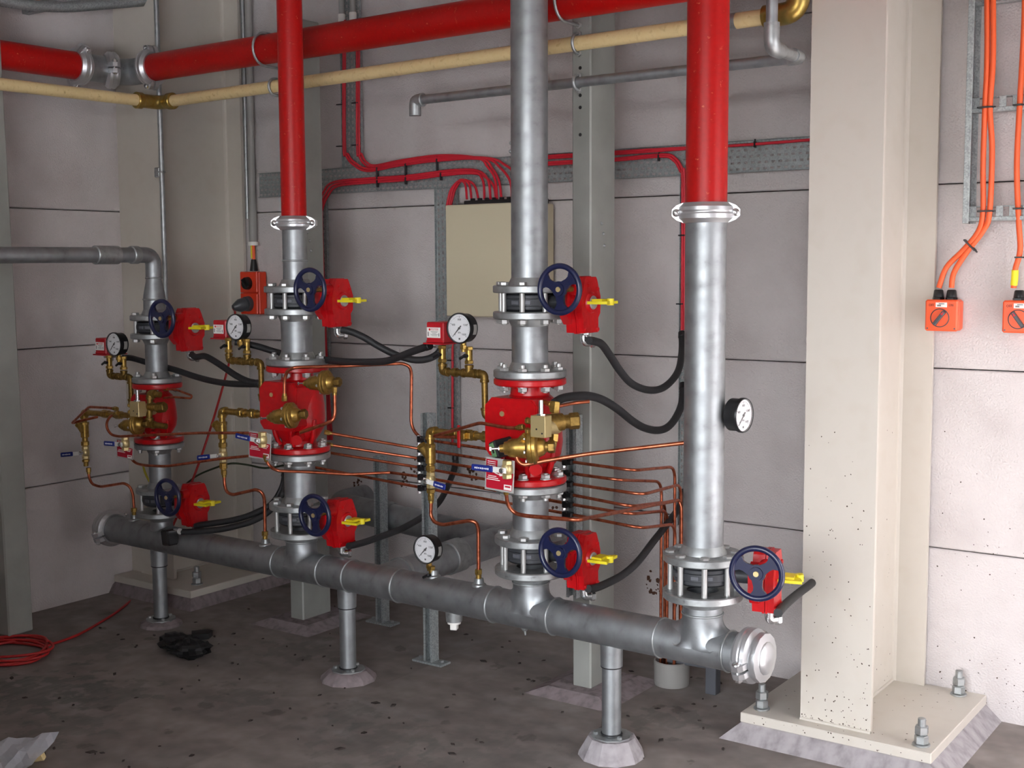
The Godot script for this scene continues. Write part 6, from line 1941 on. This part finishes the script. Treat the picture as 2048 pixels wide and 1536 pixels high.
	bundle("cable_bundle", "pair of orange cables down the ladder to the nearer isolator", ["or1", "or2"], 0.0088, "cable orange", [[Vector3(1.822, 1.975, 0.078), R, 0.046], [Vector3(1.83, 1.655, 0.072), R, 0.046], [Vector3(1.782, 1.55, 0.058), Vector3(0.7, -0.7, 0).normalized(), 0.05]])
	bundle("cable_bundle", "single orange cable at the right edge dropping to the cut-off isolator", ["or3"], 0.0088, "cable orange", [[Vector3(1.918, 1.975, 0.078), R, 0.026], [Vector3(1.926, 1.66, 0.07), R, 0.026], [Vector3(1.931, 1.51, 0.05), R, 0.026]])
	mb = Mb.new()
	mb.tube([runs["or3"][6] + Vector3(0.0, 0.0, 0.0), runs["or3"][6].lerp(runs["or3"][7], 0.5) + Vector3(0.0008, 0, 0), runs["or3"][7].lerp(runs["or3"][6], 0.15)], 0.0108, 12)
	tag(obj("cable_marker", mb, M["yellow plastic"]), "yellow marker sleeve above the cut-off isolator at the edge", "marker")
	for q in [[1.702, 0.65, 2, "orange isolator switch under the pair of orange cables"], [1.942, -0.62, 1, "orange isolator switch cut off by the right edge"]]:
		var x: float = q[0]
		var y := 1.326
		o = thing("isolator_switch", q[3], "switch", Vector3(x, y, 0.0), "orange isolator switches")
		mb = Mb.new()
		mb.box(Transform3D(Basis(), Vector3(x, y, 0.026)), Vector3(0.101, 0.1, 0.052), 0.007)
		obj("back_box", mb, M["orange plastic"], o)
		mb = Mb.new()
		mb.box(Transform3D(Basis(), Vector3(x, y, 0.064)), Vector3(0.103, 0.101, 0.018), 0.005)
		var cv := obj("cover", mb, M["orange plastic"], o)
		mb = Mb.new()
		mb.box(Transform3D(Basis(), Vector3(x, y + 0.034, 0.0732)), Vector3(0.036, 0.015, 0.001), 0.0003)
		var lab := obj("sticker", mb, M["white plastic"], cv)
		mb = Mb.new()
		mb.box(Transform3D(Basis(), Vector3(x + 0.001, y + 0.0375, 0.0739)), Vector3(0.018, 0.003, 0.0004), 0.0)
		mb.box(Transform3D(Basis(), Vector3(x - 0.007, y + 0.032, 0.0739)), Vector3(0.012, 0.005, 0.0004), 0.0)
		obj("print", mb, M["grey ink"], lab)
		text("OFF", 0.0075, Transform3D(Basis(), Vector3(x - 0.031, y + 0.033, 0.0735)), M["ink"], cv)
		text("ON", 0.0075, Transform3D(Basis(), Vector3(x + 0.031, y + 0.033, 0.0735)), M["ink"], cv)
		mb = Mb.new()
		mb.lathe(Transform3D(Basis(Vector3.RIGHT, PI / 2), Vector3(x - 0.004, y - 0.008, 0.073)), [Vector2(0.0305, -0.004), Vector2(0.0305, 0.001), Vector2(0.028, 0.002), Vector2(0.0275, -0.001), Vector2(0, -0.001)], 36)
		obj("dial", mb, M["smoke plastic"], o)
		var kb := Basis(Vector3.BACK, -q[1])
		mb = Mb.new()
		mb.box(Transform3D(kb, Vector3(x - 0.004, y - 0.008, 0.0785)), Vector3(0.0115, 0.056, 0.013), 0.002)
		var kn := obj("knob", mb, M["smoke plastic"], o)
		mb = Mb.new()
		mb.prism(Transform3D(kb, Vector3(x - 0.004, y - 0.008, 0.085)), v2([[-0.0035, 0.013], [0.0035, 0.013], [0.0, 0.026]]), 0.0, 0.0006)
		obj("pointer", mb, M["red ink"], kn)
		mb = Mb.new()
		for e in [[-0.043, -0.042], [0.043, -0.042]]:
			mb.cyl(Vector3(x + e[0], y + e[1], 0.0725), Vector3(x + e[0], y + e[1], 0.0736), 0.0028, 10)
		obj("cover_screw", mb, M["dark steel"], o)
		for k in q[2]:
			var gx: float = x - 0.021 + 0.0415 * k if q[2] == 2 else x - 0.012
			mb = Mb.new()
			mb.hex(Vector3(gx, y + 0.048, 0.034), Vector3(gx, y + 0.058, 0.034), 0.019)
			mb.cyl(Vector3(gx, y + 0.056, 0.034), Vector3(gx, y + 0.082, 0.034), 0.017, 20, 0.0145, 0.003)
			obj("gland", mb, M["black plastic"], o)

func floor_things() -> void:
	# crumpled black bag
	var nz := FastNoiseLite.new()
	nz.seed = 12
	nz.frequency = 9.0
	var o := thing("plastic_bag", "crumpled black plastic bag lying on the floor", "bag", Vector3(-0.88, 0, 1.03))
	var mb := Mb.new()
	var rows := []
	for i in 15:
		var a := PI * i / 14.0
		var row := []
		for k in 28:
			var t := TAU * k / 28.0
			var d := Vector3(sin(a) * cos(t), cos(a), sin(a) * sin(t))
			var lobe := 1.0 + 0.28 * cos(2.0 * t - 0.5) + 0.5 * nz.get_noise_3dv(d) + 0.2 * nz.get_noise_3dv(d * 3.0)
			var p := Vector3(d.x * 0.105, d.y * 0.035, d.z * 0.085) * lobe + Vector3(-0.88, 0.03, 1.03)
			p.y = maxf(p.y, 0.002)
			row.append(p)
		rows.append(row)
	for i in 14:
		for k in 28:
			var l := (k + 1) % 28
			var A: Vector3 = rows[i][k]
			var B: Vector3 = rows[i][l]
			var C: Vector3 = rows[i + 1][l]
			var D: Vector3 = rows[i + 1][k]
			var nn := (C - A).cross(D - B).normalized()
			if nn.dot((A + C) * 0.5 - Vector3(-0.88, 0.02, 1.03)) < 0:
				nn = -nn
			mb.quad(A, B, C, D, nn)
	obj("body", mb, M["black bag"], o)
	mb = Mb.new()
	mb.prism(Transform3D(Basis(Vector3.RIGHT, -PI / 2) * Basis(Vector3.BACK, 0.4), Vector3(-0.99, 0.02, 1.0)), v2([[-0.045, 0.03], [-0.05, -0.01], [0.03, -0.05], [0.06, 0.0], [0.02, 0.05]]), 0.0, 0.02)
	mb.prism(Transform3D(Basis(Vector3.RIGHT, -PI / 2) * Basis(Vector3.BACK, -0.5), Vector3(-0.9, 0.035, 0.93)), v2([[-0.03, 0.035], [-0.035, -0.03], [0.03, -0.04], [0.04, 0.02], [0.0, 0.045]]), 0.0, 0.022)
	obj("loose_flap", mb, M["black bag"], o)
	# pale plastic sheet in the near left corner of the view
	o = thing("plastic_sheet", "corner of a milky plastic sheet in the near left foreground", "plastic sheet", Vector3(-0.45, 0, 2.02))
	mb = Mb.new()
	var gr := []
	for i in 13:
		var row := []
		for k in 9:
			var u := i / 12.0
			var w := k / 8.0
			var p := Vector3(-0.72, 0.004, 2.06).lerp(Vector3(-0.385, 0.004, 1.93), u).lerp(Vector3(-0.62, 0.004, 2.22).lerp(Vector3(-0.3, 0.004, 2.14), u), w)
			p.y += 0.065 * pow(u, 1.5) * pow(1.0 - w, 1.5) + 0.012 * absf(sin(u * 9.0 + w * 3.0)) + 0.02 * absf(nz.get_noise_2d(u * 0.6, w * 0.5))
			row.append(p)
		gr.append(row)
	for i in 12:
		for k in 8:
			var A: Vector3 = gr[i][k]
			var B: Vector3 = gr[i + 1][k]
			var C: Vector3 = gr[i + 1][k + 1]
			var D: Vector3 = gr[i][k + 1]
			for q in [[A, B, C], [A, C, D]]:
				var nn: Vector3 = (q[1] - q[0]).cross(q[2] - q[0]).normalized()
				if nn.y < 0:
					nn = -nn
				mb.tri(q[0], q[1], q[2], nn, nn, nn)
	obj("film", mb, M["milky film"], o)
	mb = Mb.new()
	mb.box(Transform3D(Basis(Vector3(1, 2, 0.4).normalized(), 0.7), Vector3(-0.40, 0.02, 2.0)), Vector3(0.05, 0.03, 0.02), 0.006)
	tag(obj("foam_scrap", mb, M["cream paint"]), "small yellowish scrap beside the milky plastic sheet", "scrap")
	# mud specks splashed up the right-hand column and wall, and rust spatter low on the back wall
	mb = Mb.new()
	rng.seed = 5
	for i in 420:
		var hgt := 0.05 + 0.9 * pow(rng.randf(), 2.6)
		var s := rng.randf_range(0.001, 0.0028)
		var pick := rng.randf()
		if pick < 0.3:
			speck(mb, Vector3(rng.randf_range(1.445, 1.66), hgt + 0.04, 0.5506), Vector3.BACK, s)
		elif pick < 0.72:
			speck(mb, Vector3(rng.randf_range(1.68, 2.25), hgt, 0.0006), Vector3.BACK, s)
		elif pick < 0.84:
			speck(mb, Vector3(1.5596, hgt + 0.05, rng.randf_range(0.05, 0.52)), Vector3.RIGHT, s)
		elif pick < 0.94:
			speck(mb, Vector3(rng.randf_range(1.27, 1.85), 0.0805, rng.randf_range(0.03, 0.59)), Vector3.UP, s * 1.2)
		else:
			speck(mb, Vector3(rng.randf_range(1.27, 1.85), rng.randf_range(0.052, 0.077), 0.6025), Vector3.BACK, s)
	tag(obj("mud_splash", mb, M["dried mud"]), "dark mud specks splashed over the foot of the cream column and wall", "mud", "", "stuff")
	mb = Mb.new()
	for q in [[0.16, 0.56, 0.05], [0.24, 0.60, 0.05], [0.3, 0.5, 0.04], [0.0, 0.58, 0.05], [-0.25, 0.62, 0.03], [-0.55, 0.62, 0.04], [-0.62, 0.55, 0.03], [0.62, 0.28, 0.04], [0.72, 0.22, 0.02], [-0.9, 0.5, 0.03]]:
		for i in 16:
			var a := rng.randf() * TAU
			var rr: float = q[2] * sqrt(rng.randf())
			speck(mb, Vector3(q[0] + cos(a) * rr, q[1] + sin(a) * rr * 1.2, 0.0006), Vector3.BACK, rng.randf_range(0.003, 0.011))
	tag(obj("rust_spatter", mb, M["rust"]), "brown rust spatter low on the back wall around the feed pipe", "rust stain", "", "stuff")
	# grit and leaf scraps lying about
	mb = Mb.new()
	rng.seed = 91
	for i in 260:
		var x := rng.randf_range(-1.6, 2.0)
		var zz := rng.randf_range(0.1, 2.4)
		if absf(x - 1.56) < 0.4 and zz < 0.7:
			continue
		var s := rng.randf_range(0.003, 0.011) * (1.0 if rng.randf() < 0.8 else 1.7)
		var b := Basis(Vector3.UP, rng.randf() * TAU)
		var y := rng.randf_range(0.001, 0.003)
		var p := [Vector3(-s, y, 0), Vector3(-s * 0.2, y * 1.8, s * 0.5), Vector3(s, y * 1.3, s * 0.1), Vector3(s * 0.1, y * 1.6, -s * 0.45)]
		var q := []
		for e in p:
			q.append(Vector3(x, 0.0008, zz) + b * e)
		mb.quad(q[0], q[1], q[2], q[3], Vector3.UP)
		for k in 4:
			var A: Vector3 = q[k]
			var B: Vector3 = q[(k + 1) % 4]
			var nn := ((A + B) * 0.5 - Vector3(x, 0, zz)).normalized()
			mb.quad(A, B, Vector3(B.x, 0, B.z), Vector3(A.x, 0, A.z), nn)
	tag(obj("floor_debris", mb, mat("dark grit", c8(62, 54, 50), 0.9)), "dark grit and leaf scraps scattered over the floor", "debris", "", "stuff")

func speck(mb: Mb, p: Vector3, n: Vector3, s: float) -> void:
	# one raised flake of dirt with an irregular outline
	var u := n.cross(Vector3(0.31, 0.82, 0.47)).normalized()
	var v := n.cross(u)
	var k := 6
	var t0 := rng.randf() * TAU
	var ring := []
	for i in k:
		var a := t0 + TAU * i / k
		ring.append(p + (u * cos(a) + v * sin(a)) * s * rng.randf_range(0.5, 1.3))
	for i in k:
		mb.tri(p + n * s * 0.25, ring[i], ring[(i + 1) % k], n, n, n)
